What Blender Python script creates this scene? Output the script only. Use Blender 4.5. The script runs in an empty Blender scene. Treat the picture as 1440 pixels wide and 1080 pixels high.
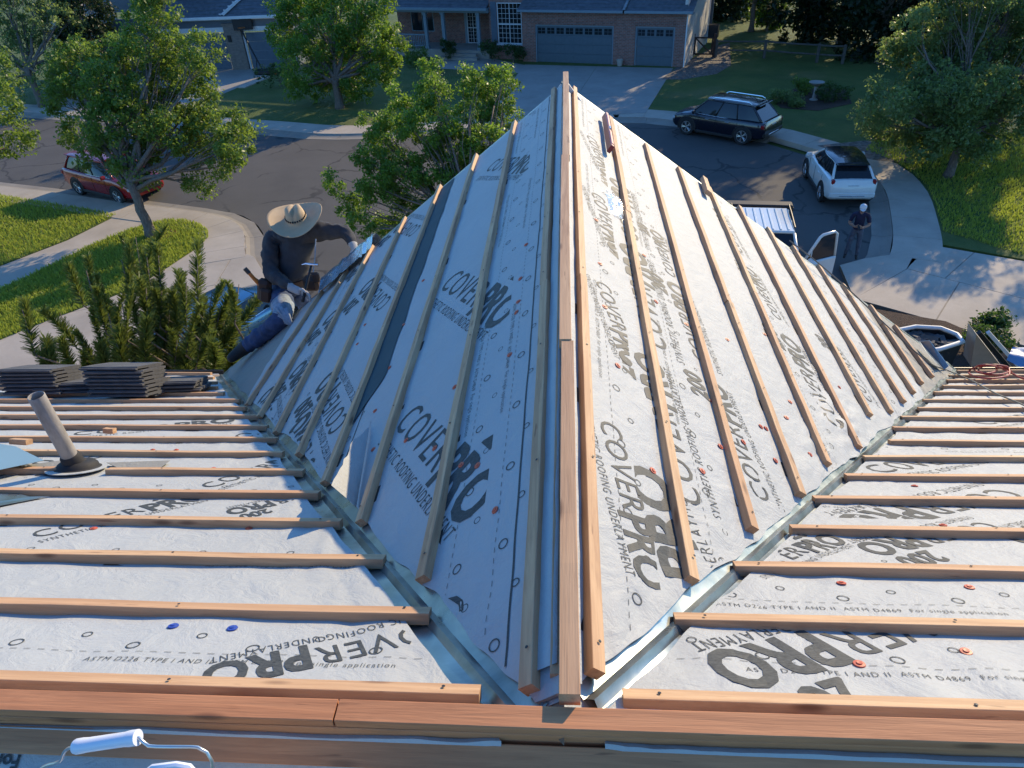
import bpy, bmesh, math, random
import numpy as np
from mathutils import Vector, Matrix, noise as mnoise
R = math.radians
random.seed(7); rng = np.random.default_rng(11)
scn = bpy.context.scene
COL = scn.collection

# ------------------------------------------------------------------ camera
CF, CPI, CYA, CRO = 1002.8, .6175, .0952, -.0569
FW = Vector((-math.sin(CYA)*math.cos(CPI), math.cos(CYA)*math.cos(CPI), -math.sin(CPI)))
_ri = Vector((math.cos(CYA), math.sin(CYA), 0)); _up = _ri.cross(FW)
RT = math.cos(CRO)*_ri + math.sin(CRO)*_up
UP = -math.sin(CRO)*_ri + math.cos(CRO)*_up
cam = bpy.data.cameras.new('camera'); camo = bpy.data.objects.new('camera', cam); COL.objects.link(camo)
cam.sensor_width = 36; cam.lens = CF/1440*36; cam.clip_start = .05; cam.clip_end = 2000
camo.matrix_world = Matrix((RT, UP, -FW)).transposed().to_4x4()
scn.camera = camo

# ------------------------------------------------------------------ sky, sun, exposure
SUN_EL, SUN_AZ = R(23.0), R(36)
world = bpy.data.worlds.new('World'); scn.world = world; world.use_nodes = True
wn = world.node_tree
sky = wn.nodes.new('ShaderNodeTexSky'); sky.sky_type = 'NISHITA'; sky.sun_disc = False
sky.sun_elevation = SUN_EL; sky.sun_rotation = SUN_AZ
sky.air_density = 1.0; sky.dust_density = .25; sky.ozone_density = 5.0
bg = wn.nodes['Background']; bg.inputs[1].default_value = .122
tint = wn.nodes.new('ShaderNodeMix'); tint.data_type = 'RGBA'; tint.blend_type = 'MULTIPLY'; tint.inputs[0].default_value = 1
tint.inputs[7].default_value = (.76, 1.14, 1.44, 1)
wn.links.new(sky.outputs[0], tint.inputs[6]); wn.links.new(tint.outputs[2], bg.inputs[0])
sun = bpy.data.lights.new('sun', 'SUN'); suno = bpy.data.objects.new('sun', sun); COL.objects.link(suno)
sun.energy = 3.6; sun.angle = R(.5); sun.color = (1, .79, .49)
SD = Vector((math.sin(SUN_AZ)*math.cos(SUN_EL), math.cos(SUN_AZ)*math.cos(SUN_EL), math.sin(SUN_EL)))
suno.rotation_euler = SD.to_track_quat('Z', 'Y').to_euler(); suno.location = (20, 30, 30)
scn.view_settings.view_transform = 'Standard'; scn.view_settings.look = 'None'
scn.view_settings.exposure = .75; scn.view_settings.gamma = 1
scn.view_settings.use_curve_mapping = False
GZ = -10.0            # street level below the camera

# ------------------------------------------------------------------ helpers
def ray(px, py):
    return FW + RT*((px-720)/CF) + UP*((540-py)/CF)
def G(px, py, z=GZ):
    d = ray(px, py); return d*(z/d.z)
def depth(P): return Vector(P).dot(FW)
def at(px, py, d): return ray(px, py)*d
def onplane(px, py, n, p0):
    d = ray(px, py); return d*(Vector(p0).dot(n)/d.dot(n))

class MB:
    def __init__(s): s.v = []; s.f = []; s.m = []
    def add(s, vs, fs, mi=0):
        o = len(s.v); s.v += [tuple(p) for p in vs]
        for f in fs: s.f.append(tuple(i+o for i in f)); s.m.append(mi)
        return s
    def box(s, c, size, mi=0, M=None):
        hx, hy, hz = size[0]/2, size[1]/2, size[2]/2
        vs = [Vector((x, y, z)) for x in (-hx, hx) for y in (-hy, hy) for z in (-hz, hz)]
        if M is not None: vs = [M @ p for p in vs]
        vs = [p+Vector(c) for p in vs]
        return s.add(vs, [(0,1,3,2),(4,6,7,5),(0,4,5,1),(2,3,7,6),(0,2,6,4),(1,5,7,3)], mi)
    def bbox(s, a, b, mi=0):
        return s.box([(a[i]+b[i])/2 for i in range(3)], [abs(b[i]-a[i]) for i in range(3)], mi)
    def bevbox(s, c, size, bev, mi=0, M=None):
        hx, hy, hz = [q/2 for q in size]; b = bev; vs = []
        for z, k in ((-hz, b), (-hz+b, 0), (hz-b, 0), (hz, b)):
            for x, y in ((-hx+b+k*0, -hy+k), (hx-b, -hy+k), (hx-k, -hy+b), (hx-k, hy-b), (hx-b, hy-k), (-hx+b, hy-k), (-hx+k, hy-b), (-hx+k, -hy+b)):
                vs.append(Vector((x, y, z)))
        fs = [tuple(range(7, -1, -1)), tuple(range(24, 32))]
        for r in range(3):
            for i in range(8):
                j = (i+1) % 8; fs.append((r*8+i, r*8+j, r*8+8+j, r*8+8+i))
        if M is not None: vs = [M @ p for p in vs]
        return s.add([p+Vector(c) for p in vs], fs, mi)
    def tube(s, pts, r, n=8, mi=0, caps=True):
        pts = [Vector(p) for p in pts]; rs = r if isinstance(r, (list, tuple)) else [r]*len(pts)
        vs = []; ref = None
        for i, p in enumerate(pts):
            t = (pts[min(i+1, len(pts)-1)]-pts[max(i-1, 0)])
            if t.length < 1e-9: t = Vector((0, 0, 1))
            t.normalize()
            if ref is None: ref = t.orthogonal().normalized()
            ref = (ref - t*ref.dot(t))
            if ref.length < 1e-6: ref = t.orthogonal()
            ref.normalize(); b = t.cross(ref)
            for k in range(n):
                a = 2*math.pi*k/n; vs.append(p + (ref*math.cos(a)+b*math.sin(a))*rs[i])
        fs = []
        for i in range(len(pts)-1):
            for k in range(n):
                k2 = (k+1) % n; fs.append((i*n+k, i*n+k2, i*n+n+k2, i*n+n+k))
        if caps: fs += [tuple(range(n-1, -1, -1)), tuple(range((len(pts)-1)*n, len(pts)*n))]
        return s.add(vs, fs, mi)
    def lathe(s, prof, M=None, n=20, mi=0, sx=1, sy=1):
        vs = []; fs = []
        for r, z in prof:
            for k in range(n):
                a = 2*math.pi*k/n; p = Vector((r*math.cos(a)*sx, r*math.sin(a)*sy, z)); vs.append(M @ p if M is not None else p)
        for i in range(len(prof)-1):
            for k in range(n):
                k2 = (k+1) % n; fs.append((i*n+k, i*n+k2, i*n+n+k2, i*n+n+k))
        if prof[0][0] > 1e-5: fs.append(tuple(range(n-1, -1, -1)))
        if prof[-1][0] > 1e-5: fs.append(tuple(range((len(prof)-1)*n, len(prof)*n)))
        return s.add(vs, fs, mi)
    def prism(s, poly, off, mi=0):
        n = len(poly); off = Vector(off); a = [Vector(p) for p in poly]
        return s.add(a+[p+off for p in a], [tuple(range(n-1, -1, -1)), tuple(range(n, 2*n))]+[(i, (i+1) % n, n+(i+1) % n, n+i) for i in range(n)], mi)
    def loft(s, rings, mi=0, closed=True, caps=True):
        n = len(rings[0]); vs = [p for r in rings for p in r]; fs = []
        for i in range(len(rings)-1):
            for k in range(n if closed else n-1):
                k2 = (k+1) % n; fs.append((i*n+k, i*n+k2, i*n+n+k2, i*n+n+k))
        if caps and closed: fs += [tuple(range(n-1, -1, -1)), tuple(range((len(rings)-1)*n, len(rings)*n))]
        return s.add(vs, fs, mi)
    def sphere(s, c, r, n=10, mi=0, sc=(1, 1, 1), M=None):
        vs = []; fs = []; m = max(5, n//2+1)
        for i in range(m+1):
            th = math.pi*i/m
            for k in range(n):
                a = 2*math.pi*k/n; p = Vector((math.sin(th)*math.cos(a)*sc[0], math.sin(th)*math.sin(a)*sc[1], math.cos(th)*sc[2]))*r
                if M is not None: p = M @ p
                vs.append(p+Vector(c))
        for i in range(m):
            for k in range(n):
                k2 = (k+1) % n; fs.append((i*n+k, i*n+n+k, i*n+n+k2, i*n+k2))
        return s.add(vs, fs, mi)
    def build(s, name, mats, parent=None, smooth=False, M=None, fix=True):
        me = bpy.data.meshes.new(name); me.from_pydata(s.v, [], s.f)
        mats = mats if isinstance(mats, (list, tuple)) else [mats]
        for m in mats: me.materials.append(m)
        me.polygons.foreach_set('material_index', s.m)
        if fix:
            bm = bmesh.new(); bm.from_mesh(me); bmesh.ops.recalc_face_normals(bm, faces=bm.faces); bm.to_mesh(me); bm.free()
        if smooth: shade(me, smooth)
        return link(name, me, parent, M)

def shade(me, ang):
    me.polygons.foreach_set('use_smooth', [True]*len(me.polygons))
    if ang is not True:
        try: me.set_sharp_from_angle(angle=R(ang))
        except Exception: pass
def link(name, me, parent=None, M=None):
    o = bpy.data.objects.new(name, me); COL.objects.link(o)
    if M is not None: o.matrix_basis = M
    if parent is not None:
        o.parent = parent
        if parent.get('_w'): o.matrix_parent_inverse = Matrix.Translation(parent.location).inverted()
    return o
def tag(o, label, cat, group=None):
    o['label'] = label; o['category'] = cat
    if group: o['group'] = group
    return o
def thing(name, label, cat, loc=(0, 0, 0), rotz=0, group=None, world_children=False):
    o = bpy.data.objects.new(name, None); COL.objects.link(o); o.location = loc; o.rotation_euler = (0, 0, rotz)
    o.empty_display_size = .2
    if world_children: o['_w'] = 1
    return tag(o, label, cat, group)
def struct(o, kind='structure'): o['kind'] = kind; return o
def copy_tree(o, parent=None):
    c = o.copy(); COL.objects.link(c)
    if parent is not None: c.parent = parent; c.matrix_parent_inverse = o.matrix_parent_inverse.copy()
    for ch in list(o.children): copy_tree(ch, c)
    return c
def np_mesh(name, verts, faces, mats, parent=None, attr=None, smooth=False, midx=None):
    verts = np.asarray(verts, dtype=np.float32); faces = np.asarray(faces, dtype=np.int32); k = faces.shape[1]
    me = bpy.data.meshes.new(name); me.vertices.add(len(verts)); me.vertices.foreach_set('co', verts.ravel())
    me.loops.add(faces.size); me.loops.foreach_set('vertex_index', faces.ravel())
    me.polygons.add(len(faces)); me.polygons.foreach_set('loop_start', np.arange(0, faces.size, k, dtype=np.int32))
    me.polygons.foreach_set('loop_total', np.full(len(faces), k, dtype=np.int32))
    for m in (mats if isinstance(mats, (list, tuple)) else [mats]): me.materials.append(m)
    if midx is not None: me.polygons.foreach_set('material_index', np.asarray(midx, dtype=np.int32))
    me.update(calc_edges=True)
    if attr is not None:
        a = me.attributes.new('var', 'FLOAT', 'POINT'); a.data.foreach_set('value', np.asarray(attr, dtype=np.float32))
    if smooth: me.polygons.foreach_set('use_smooth', [True]*len(faces))
    return link(name, me, parent)

# ------------------------------------------------------------------ materials
class NM:
    def __init__(s, name):
        s.mat = bpy.data.materials.new(name); s.mat.use_nodes = True; s.t = s.mat.node_tree
        s.b = s.t.nodes['Principled BSDF']
    def n(s, typ, **kw):
        nd = s.t.nodes.new(typ)
        for k, v in kw.items():
            if k == 'inp':
                for a, b in v.items():
                    if hasattr(b, 'is_output'): s.t.links.new(b, nd.inputs[a])
                    else: nd.inputs[a].default_value = b
            else: setattr(nd, k, v)
        return nd
    def co(s, sc=(1, 1, 1), kind='Object', rnd=False, rot=(0, 0, 0)):
        c = s.n('ShaderNodeTexCoord').outputs[kind]
        if rnd:
            oi = s.n('ShaderNodeObjectInfo'); mul = s.n('ShaderNodeMath', operation='MULTIPLY', inp={0: oi.outputs['Random'], 1: 37.0})
            ad = s.n('ShaderNodeVectorMath', operation='ADD', inp={0: c, 1: mul.outputs[0]}); c = ad.outputs[0]
        mp = s.n('ShaderNodeMapping', inp={0: c}); mp.inputs['Scale'].default_value = sc; mp.inputs['Rotation'].default_value = rot
        return mp.outputs[0]
    def noise(s, vec, scale, detail=4, rough=.55, dist=0):
        return s.n('ShaderNodeTexNoise', inp={'Vector': vec, 'Scale': scale, 'Detail': detail, 'Roughness': rough, 'Distortion': dist}).outputs[0]
    def ramp(s, fac, stops):
        r = s.n('ShaderNodeValToRGB', inp={0: fac}); e = r.color_ramp.elements
        while len(e) < len(stops): e.new(.5)
        for x, (p, c) in zip(e, stops): x.position = p; x.color = c if len(c) == 4 else (*c, 1)
        return r.outputs[0]
    def mix(s, fac, a, b, blend='MIX'):
        m = s.n('ShaderNodeMix', data_type='RGBA', blend_type=blend)
        for i, v in ((0, fac), (6, a), (7, b)):
            if hasattr(v, 'is_output'): s.t.links.new(v, m.inputs[i])
            else: m.inputs[i].default_value = v if i == 0 or len(v) == 4 else (*v, 1)
        return m.outputs[2]
    def math(s, op, a, b=0.0):
        m = s.n('ShaderNodeMath', operation=op, inp={0: a, 1: b}); return m.outputs[0]
    def bump(s, h, strength=.3, dist=.01, nrm=None):
        b = s.n('ShaderNodeBump', inp={'Height': h, 'Strength': strength, 'Distance': dist})
        if nrm is not None: s.t.links.new(nrm, b.inputs['Normal'])
        return b.outputs[0]
    def set(s, **kw):
        for k, v in kw.items():
            i = s.b.inputs[k.replace('_', ' ')]
            if hasattr(v, 'is_output'): s.t.links.new(v, i)
            else: i.default_value = (*v, 1) if isinstance(v, tuple) and len(v) == 3 else v
        return s.mat
def plain(name, col, rough=.5, metal=0, var=.12, vs=6, bump=0, coat=0):
    m = NM(name); c = m.co()
    nz = m.noise(c, vs); k = tuple(max(0, x*(1-var)) for x in col); k2 = tuple(min(1, x*(1+var)) for x in col)
    m.set(Base_Color=m.ramp(nz, [(.3, k), (.7, k2)]), Roughness=rough, Metallic=metal)
    if coat: m.set(Coat_Weight=coat, Coat_Roughness=.06)
    if bump: m.set(Normal=m.bump(m.noise(c, vs*6), bump, .004))
    return m.mat

def wood_mat(name, a, b, dark):
    m = NM(name); oi = m.n('ShaderNodeObjectInfo').outputs['Random']
    c = m.co((1.4, 26, 26), rnd=True)
    g = m.noise(c, 1.6, 6, .6, .6)
    fine = m.noise(m.co((5, 120, 120), rnd=True), 1.5, 3, .6)
    base = m.mix(oi, a, b)
    col = m.mix(m.ramp(g, [(.38, (0, 0, 0)), (.60, (.75, .75, .75))]), base, dark)
    col = m.mix(m.math('MULTIPLY', fine, .35), col, tuple(x*.55 for x in dark))
    # long slow change of tone along each board
    col = m.mix(m.math('MULTIPLY', m.noise(m.co((1.1, 3, 3), rnd=True), 1.3, 2), .5), col, tuple(min(1, x*1.12) for x in a))
    vo = m.n('ShaderNodeTexVoronoi', inp={'Vector': m.co((3.2, 12, 12), rnd=True), 'Scale': 1.0, 'Randomness': 1.0})
    kn = m.ramp(vo.outputs['Distance'], [(.05, (1, 1, 1)), (.085, (.7, .7, .7)), (.15, (0, 0, 0))])
    st = m.ramp(m.noise(m.co((.9, 6, 6), rnd=True), 2.2, 5, .7, .5), [(.54, (0, 0, 0)), (.72, (.55, .55, .55))])
    col = m.mix(st, col, tuple(x*.8 for x in dark))
    sp = m.ramp(m.noise(m.co((7, 60, 60), rnd=True), 1.0, 2), [(.68, (0, 0, 0)), (.74, (.6, .6, .6))])
    col = m.mix(sp, col, tuple(x*.5 for x in dark))
    col = m.mix(m.math('MULTIPLY', kn, .75), col, tuple(x*.4 for x in dark))
    return m.set(Base_Color=col, Roughness=.68, Normal=m.bump(m.math('ADD', g, m.math('MULTIPLY', fine, .6)), .35, .004))
M = {}
M['batten'] = wood_mat('fir batten', (.68, .46, .25), (.52, .265, .14), (.34, .155, .072))
M['board'] = wood_mat('red fir board', (.64, .28, .12), (.58, .235, .095), (.36, .135, .052))
M['plywood'] = wood_mat('deck plywood', (.30, .22, .14), (.26, .19, .12), (.2, .13, .08))

def felt_mat(name, lo, hi):
    m = NM(name); c = m.co()
    blot = m.noise(c, 2.2, 5, .6); fib = m.noise(m.co((40, 160, 160)), 1.2, 3, .7); fib2 = m.noise(m.co((170, 45, 170)), 1.1, 3, .7)
    col = m.mix(m.math('MULTIPLY', m.math('ADD', fib, fib2), .38), hi, lo)
    col = m.mix(m.ramp(blot, [(.35, (.0, .0, .0)), (.75, (.4, .4, .4))]), col, lo)
    crease = m.noise(m.co((3, 3, 3)), 2.6, 7, .62, 1.1); soft = m.noise(c, 16, 4, .6, .4)
    h = m.math('ADD', m.math('MULTIPLY', crease, 1.0), m.math('MULTIPLY', soft, .35))
    n1 = m.bump(h, .46, .02); n2 = m.bump(m.math('ADD', fib, fib2), .35, .0012, n1)
    return m.set(Base_Color=col, Roughness=.62, Specular_IOR_Level=.35, Normal=n2)
M['felt'] = felt_mat('synthetic underlayment', (.36, .375, .365), (.475, .49, .475))
M['felt_grey'] = felt_mat('grey membrane', (.20, .195, .17), (.29, .28, .25))
m = NM('printed ink'); c = m.co(); f1 = m.noise(m.co((60, 190, 60)), 1.3, 3, .7)
M['ink'] = m.set(Base_Color=m.ramp(f1, [(.3, (.03, .033, .034)), (.75, (.10, .105, .10))]), Roughness=.6, Specular_IOR_Level=.3)
m = NM('galvanised sheet'); c = m.co(); sp = m.n('ShaderNodeTexVoronoi', inp={'Vector': c, 'Scale': 60.0})
M['galv'] = m.set(Base_Color=m.ramp(m.noise(m.co((2, 2, 2)), 2.5, 5, .6, .8), [(.3, (.17, .19, .19)), (.7, (.36, .38, .37))]), Metallic=.85,
    Roughness=m.ramp(m.noise(c, 6, 4), [(.3, (.24, .24, .24)), (.7, (.44, .44, .44))]), Normal=m.bump(m.noise(c, 2.2, 3), .22, .03))
M['membrane'] = plain('dark self adhesive membrane', (.025, .06, .072), .75, var=.12)
M['black'] = plain('black plastic', (.012, .012, .013), .55)
M['rubber'] = plain('rubber', (.016, .016, .017), .75, bump=.2)
M['dark_steel'] = plain('dark painted steel', (.03, .033, .036), .42, .3)
M['cap_red'] = plain('orange cap nail', (.55, .10, .045), .5)
M['cap_blue'] = plain('blue cap nail', (.03, .07, .35), .5)
M['white_plastic'] = plain('white plastic', (.72, .73, .78), .35, var=.04)
M['steel_wire'] = plain('zinc wire', (.62, .64, .62), .3, .9)
m = NM('concrete roof tile'); c = m.co(); g = m.noise(c, 9, 6, .65); g2 = m.noise(c, 140, 3, .7)
M['tile'] = m.set(Base_Color=m.mix(m.math('MULTIPLY', g2, .5), m.ramp(g, [(.3, (.06, .063, .068)), (.75, (.13, .132, .135))]), (.05, .05, .052)), Roughness=.85, Normal=m.bump(m.math('ADD', g, g2), .5, .006))
m = NM('weathered vent pipe'); c = m.co(); g = m.noise(m.co((1, 1, .3)), 12, 6, .65)
M['pipe'] = m.set(Base_Color=m.ramp(g, [(.3, (.16, .145, .125)), (.55, (.33, .31, .28)), (.8, (.2, .18, .155))]), Roughness=.75, Normal=m.bump(g, .3, .004))

def ground_mat(name, stops, sc1, sc2, rough=.9, bump=.4, bd=.02, spots=None):
    m = NM(name); c = m.co(); big = m.noise(c, sc1, 5, .6, .3); fine = m.noise(c, sc2, 4, .7)
    col = m.ramp(big, stops); col = m.mix(m.math('MULTIPLY', fine, .55), col, tuple(x*.45 for x in stops[0][1]))
    if spots: col = m.mix(m.ramp(m.noise(c, spots[0], 3), [(spots[1], (0, 0, 0)), (spots[1]+.12, (1, 1, 1))]), col, spots[2])
    return m, c, col, fine
m, c, col, fine = ground_mat('asphalt', [(.3, (.078, .074, .069)), (.7, (.118, .110, .099))], .35, 60)
vo = m.n('ShaderNodeTexVoronoi', feature='DISTANCE_TO_EDGE', inp={'Scale': .33})
wv = m.n('ShaderNodeVectorMath', operation='ADD', inp={0: c}); nn = m.n('ShaderNodeTexNoise', inp={'Vector': c, 'Scale': 1.1, 'Detail': 5.0}); m.t.links.new(nn.outputs[1], wv.inputs[1]); m.t.links.new(wv.outputs[0], vo.inputs['Vector'])
ck = m.ramp(vo.outputs['Distance'], [(.010, (1, 1, 1)), (.022, (0, 0, 0))])
ck2 = m.math('MULTIPLY', ck, m.ramp(m.noise(c, .25, 2), [(.42, (0, 0, 0)), (.48, (1, 1, 1))]))
M['asphalt'] = m.set(Base_Color=m.mix(m.math('MULTIPLY', ck2, .75), col, (.018, .018, .018)), Roughness=.88, Normal=m.bump(fine, .4, .01))
def concrete(name, lo, hi):
    m, c, col, fine = ground_mat(name, [(.3, lo), (.7, hi)], .8, 45)
    st = m.ramp(m.noise(c, .45, 4, .7, .8), [(.55, (0, 0, 0)), (.8, (.45, .45, .45))])
    return m.set(Base_Color=m.mix(st, col, tuple(x*.6 for x in lo)), Roughness=.85, Normal=m.bump(fine, .3, .006))
M['concrete'] = concrete('concrete paving', (.43, .37, .295), (.58, .50, .40))
M['gutterc'] = concrete('gutter concrete', (.25, .22, .18), (.36, .32, .26))
M['concrete_grey'] = concrete('grey driveway concrete', (.32, .295, .255), (.42, .39, .34))
m, c, col, fine = ground_mat('lawn', [(.25, (.06, .11, .014)), (.5, (.12, .18, .025)), (.75, (.22, .23, .05))], .55, 26)
str_ = m.noise(m.co((9, 3, 9)), 3.5, 4, .7)
col = m.mix(m.ramp(m.noise(c, .22, 3, .6), [(.56, (0, 0, 0)), (.72, (.6, .6, .6))]), col, (.24, .2, .075))
M['lawn'] = m.set(Base_Color=m.mix(m.math('MULTIPLY', str_, .5), col, (.05, .085, .014)), Roughness=.9, Normal=m.bump(m.math('ADD', fine, str_), .9, .06))
m, c, col, fine = ground_mat('river rock bed', [(.3, (.10, .085, .068)), (.7, (.2, .17, .14))], 1.2, 14)
vo = m.n('ShaderNodeTexVoronoi', inp={'Vector': c, 'Scale': 9.0})
M['rock'] = m.set(Base_Color=m.mix(.5, col, m.ramp(vo.outputs['Color'], [(.2, (.07, .06, .05)), (.8, (.26, .22, .18))])), Roughness=.9, Normal=m.bump(vo.outputs['Distance'], .8, .06))
m, c, col, fine = ground_mat('bark mulch', [(.3, (.045, .026, .018)), (.7, (.10, .055, .036))], 3, 22)
M['mulch'] = m.set(Base_Color=col, Roughness=.95, Normal=m.bump(fine, .9, .05))
M['mulch_red'] = plain('red mulch', (.13, .035, .022), .9, var=.5, vs=14, bump=.8)

def leaf_mat(name, a, b, tr):
    m = NM(name); at_ = m.n('ShaderNodeAttribute', attribute_name='var').outputs['Fac']
    col = m.ramp(at_, [(0, a), (1, b)])
    m.set(Base_Color=col, Roughness=.46, Specular_IOR_Level=.4)
    t = m.n('ShaderNodeBsdfTranslucent', inp={'Color': m.mix(at_, tr, tuple(x*1.25 for x in tr))})
    mx = m.n('ShaderNodeMixShader', inp={0: .4, 1: m.b.outputs[0], 2: t.outputs[0]})
    m.t.links.new(mx.outputs[0], m.t.nodes['Material Output'].inputs[0]); return m.mat
M['leaf'] = leaf_mat('ash leaves', (.035, .08, .014), (.11, .185, .032), (.28, .40, .05))
M['leaf_mid'] = leaf_mat('bright ash leaves', (.04, .095, .013), (.11, .20, .028), (.28, .44, .04))
M['leaf_grey'] = leaf_mat('grey green leaves', (.045, .085, .025), (.16, .21, .07), (.30, .40, .10))
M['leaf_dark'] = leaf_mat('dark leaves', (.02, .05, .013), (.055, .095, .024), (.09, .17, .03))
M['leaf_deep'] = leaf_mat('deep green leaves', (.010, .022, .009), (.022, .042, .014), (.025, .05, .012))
M['grass'] = leaf_mat('grass blades', (.15, .21, .025), (.36, .38, .07), (.42, .50, .06))
M['needle'] = leaf_mat('pine needles', (.03, .062, .013), (.14, .17, .035), (.18, .23, .04))
m = NM('bark'); g = m.noise(m.co((9, 9, 2)), 3, 6, .65)
M['bark'] = m.set(Base_Color=m.ramp(g, [(.3, (.085, .065, .05)), (.7, (.22, .18, .145))]), Roughness=.9, Normal=m.bump(g, .7, .03))
def brick(name, c1, c2, mort):
    m = NM(name)
    bt = m.n('ShaderNodeTexBrick', inp={'Vector': m.co(rot=(R(90), 0, 0)), 'Color1': (*c1, 1), 'Color2': (*c2, 1), 'Mortar': (*mort, 1), 'Scale': 1.0, 'Mortar Size': .012, 'Brick Width': .24, 'Row Height': .085, 'Bias': -.1})
    nz = m.noise(m.co(), 5, 4); col = m.mix(m.ramp(nz, [(.4, (0, 0, 0)), (.75, (.6, .6, .6))]), bt.outputs[0], tuple(x*.5 for x in c1))
    return m.set(Base_Color=col, Roughness=.85, Normal=m.bump(bt.outputs[1], -.4, .01))
M['brick'] = brick('brown brick', (.34, .135, .095), (.17, .08, .06), (.26, .235, .21))
M['stone'] = brick('tan stone veneer', (.26, .2, .16), (.18, .14, .12), (.2, .18, .16))
M['siding_white'] = plain('pale lap siding', (.55, .53, .49), .6, var=.05)
M['siding_blue'] = plain('slate blue siding', (.10, .125, .155), .6, var=.06)
M['siding_tan'] = plain('tan stucco', (.40, .36, .30), .8, var=.08)
M['trim'] = plain('white trim paint', (.62, .63, .63), .5, var=.05)
M['trim_blue'] = plain('blue grey trim', (.17, .235, .275), .5, var=.05)
M['door_blue'] = plain('teal grey door paint', (.085, .125, .15), .5, var=.06)
M['door_blue2'] = plain('blue door paint', (.085, .12, .16), .5, var=.06)
M['roof_tile'] = plain('slate grey roof tile', (.085, .095, .11), .8, var=.25, vs=4)
M['glass'] = plain('dark window glass', (.012, .016, .02), .06, var=.1)
M['fence'] = plain('dark brown fence wood', (.06, .03, .02), .8, var=.3, bump=.4)
M['fence_grey'] = plain('weathered rail wood', (.085, .075, .065), .85, var=.3, bump=.4)
def paint(name, col, rough=.28, metal=.2): return plain(name, col, rough, metal, var=.04, coat=.8)
M['p_black'] = paint('navy black car paint', (.006, .007, .016), .22)
M['p_white'] = paint('white car paint', (.66, .68, .64), .3, 0)
M['p_red'] = paint('dark red car paint', (.27, .006, .011), .25)
M['p_blue'] = paint('pale blue car paint', (.16, .30, .38), .25, .5)
M['tyre'] = plain('tyre', (.018, .018, .018), .8)
M['alloy'] = plain('alloy rim', (.5, .51, .52), .32, .85)
M['chrome'] = plain('chrome', (.7, .71, .72), .14, 1)
M['lamp_red'] = plain('red lamp lens', (.25, .012, .012), .2)
M['lamp_clear'] = plain('clear lamp lens', (.55, .57, .58), .12, .3)
M['plate'] = plain('number plate', (.55, .6, .58), .5)
M['denim'] = plain('denim', (.035, .062, .135), .85, var=.35, vs=14, bump=.6)
M['denim_fade'] = plain('faded denim', (.26, .31, .36), .85, var=.3, vs=22, bump=.6)
M['shirt_dark'] = plain('charcoal shirt', (.035, .036, .041), .85, var=.2, vs=14, bump=.5)
M['shirt_navy'] = plain('navy shirt', (.012, .013, .04), .85, var=.2, bump=.4)
M['jeans_grey'] = plain('grey blue jeans', (.075, .09, .12), .85, var=.2, bump=.4)
M['skin'] = plain('skin', (.36, .20, .13), .55, var=.1)
M['glove'] = plain('grey work glove', (.36, .35, .34), .8, var=.15, bump=.3)
M['boot'] = plain('dark boot', (.02, .017, .015), .7)
m = NM('woven straw'); w = m.n('ShaderNodeTexWave', inp={'Vector': m.co(), 'Scale': 46.0, 'Distortion': 1.5}); g = m.noise(m.co(), 16, 4)
M['straw'] = m.set(Base_Color=m.mix(m.math('MULTIPLY', g, .6), (.60, .44, .26), (.38, .25, .13)), Roughness=.75, Normal=m.bump(w.outputs[0], .3, .004))
M['leather'] = plain('tool pouch leather', (.05, .025, .016), .7)
M['orange'] = plain('orange grip', (.55, .16, .02), .5)
M['hose_red'] = plain('red hose rubber', (.30, .03, .025), .45)
M['rope'] = plain('grey rope', (.16, .165, .14), .8)
M['level_red'] = plain('red level body', (.20, .022, .022), .4)
M['level_pink'] = plain('pale red level face', (.45, .13, .12), .4)
M['tarp'] = plain('blue tarp', (.10, .23, .42), .45, var=.1, bump=.4)
M['foil'] = plain('crinkled foil film', (.46, .58, .66), .22, .75, var=.15, bump=.8)
m = NM('clear film'); M['film'] = m.set(Base_Color=(.8, .82, .82), Roughness=.18, Transmission_Weight=.55, Alpha=.62, Normal=m.bump(m.noise(m.co(), 22, 4), .8, .02))
# ================================================================== THE SETTING: street level
def smooth_line(pts, step=.8, closed=False):
    P = [Vector(p) for p in pts]; out = []; n = len(P)
    for i in range(n if closed else n-1):
        p0 = P[(i-1) % n] if closed or i > 0 else P[0]*2-P[1]; p1 = P[i]; p2 = P[(i+1) % n]
        p3 = P[(i+2) % n] if closed or i < n-2 else P[-1]*2-P[-2]
        k = max(1, int((p2-p1).length/step))
        for j in range(k):
            t = j/k; out.append(.5*((2*p1)+(p2-p0)*t+(2*p0-5*p1+4*p2-p3)*t*t+(3*p1-p0-3*p2+p3)*t**3))
    if not closed: out.append(P[-1])
    return out
def sheet(name, pts, z, mat, thick=0):
    """flat polygon at height z (top), with a skirt of the given thickness"""
    bm = bmesh.new(); vs = [bm.verts.new((p[0], p[1], z)) for p in pts]
    es = [bm.edges.new((vs[i], vs[(i+1) % len(vs)])) for i in range(len(vs))]
    bmesh.ops.triangle_fill(bm, edges=es, use_beauty=True)
    bmesh.ops.recalc_face_normals(bm, faces=bm.faces)
    if bm.faces and sum(f.normal.z for f in bm.faces) < 0: bmesh.ops.reverse_faces(bm, faces=bm.faces)
    if thick:
        low = [bm.verts.new((p[0], p[1], z-thick)) for p in pts]
        for i in range(len(vs)):
            j = (i+1) % len(vs); bm.faces.new((vs[i], vs[j], low[j], low[i]))
    me = bpy.data.meshes.new(name); bm.to_mesh(me); bm.free(); me.materials.append(mat)
    return link(name, me)
def g2(l): return [G(*p).to_2d() for p in l]
W2 = lambda l: [Vector(p) for p in l]

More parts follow.
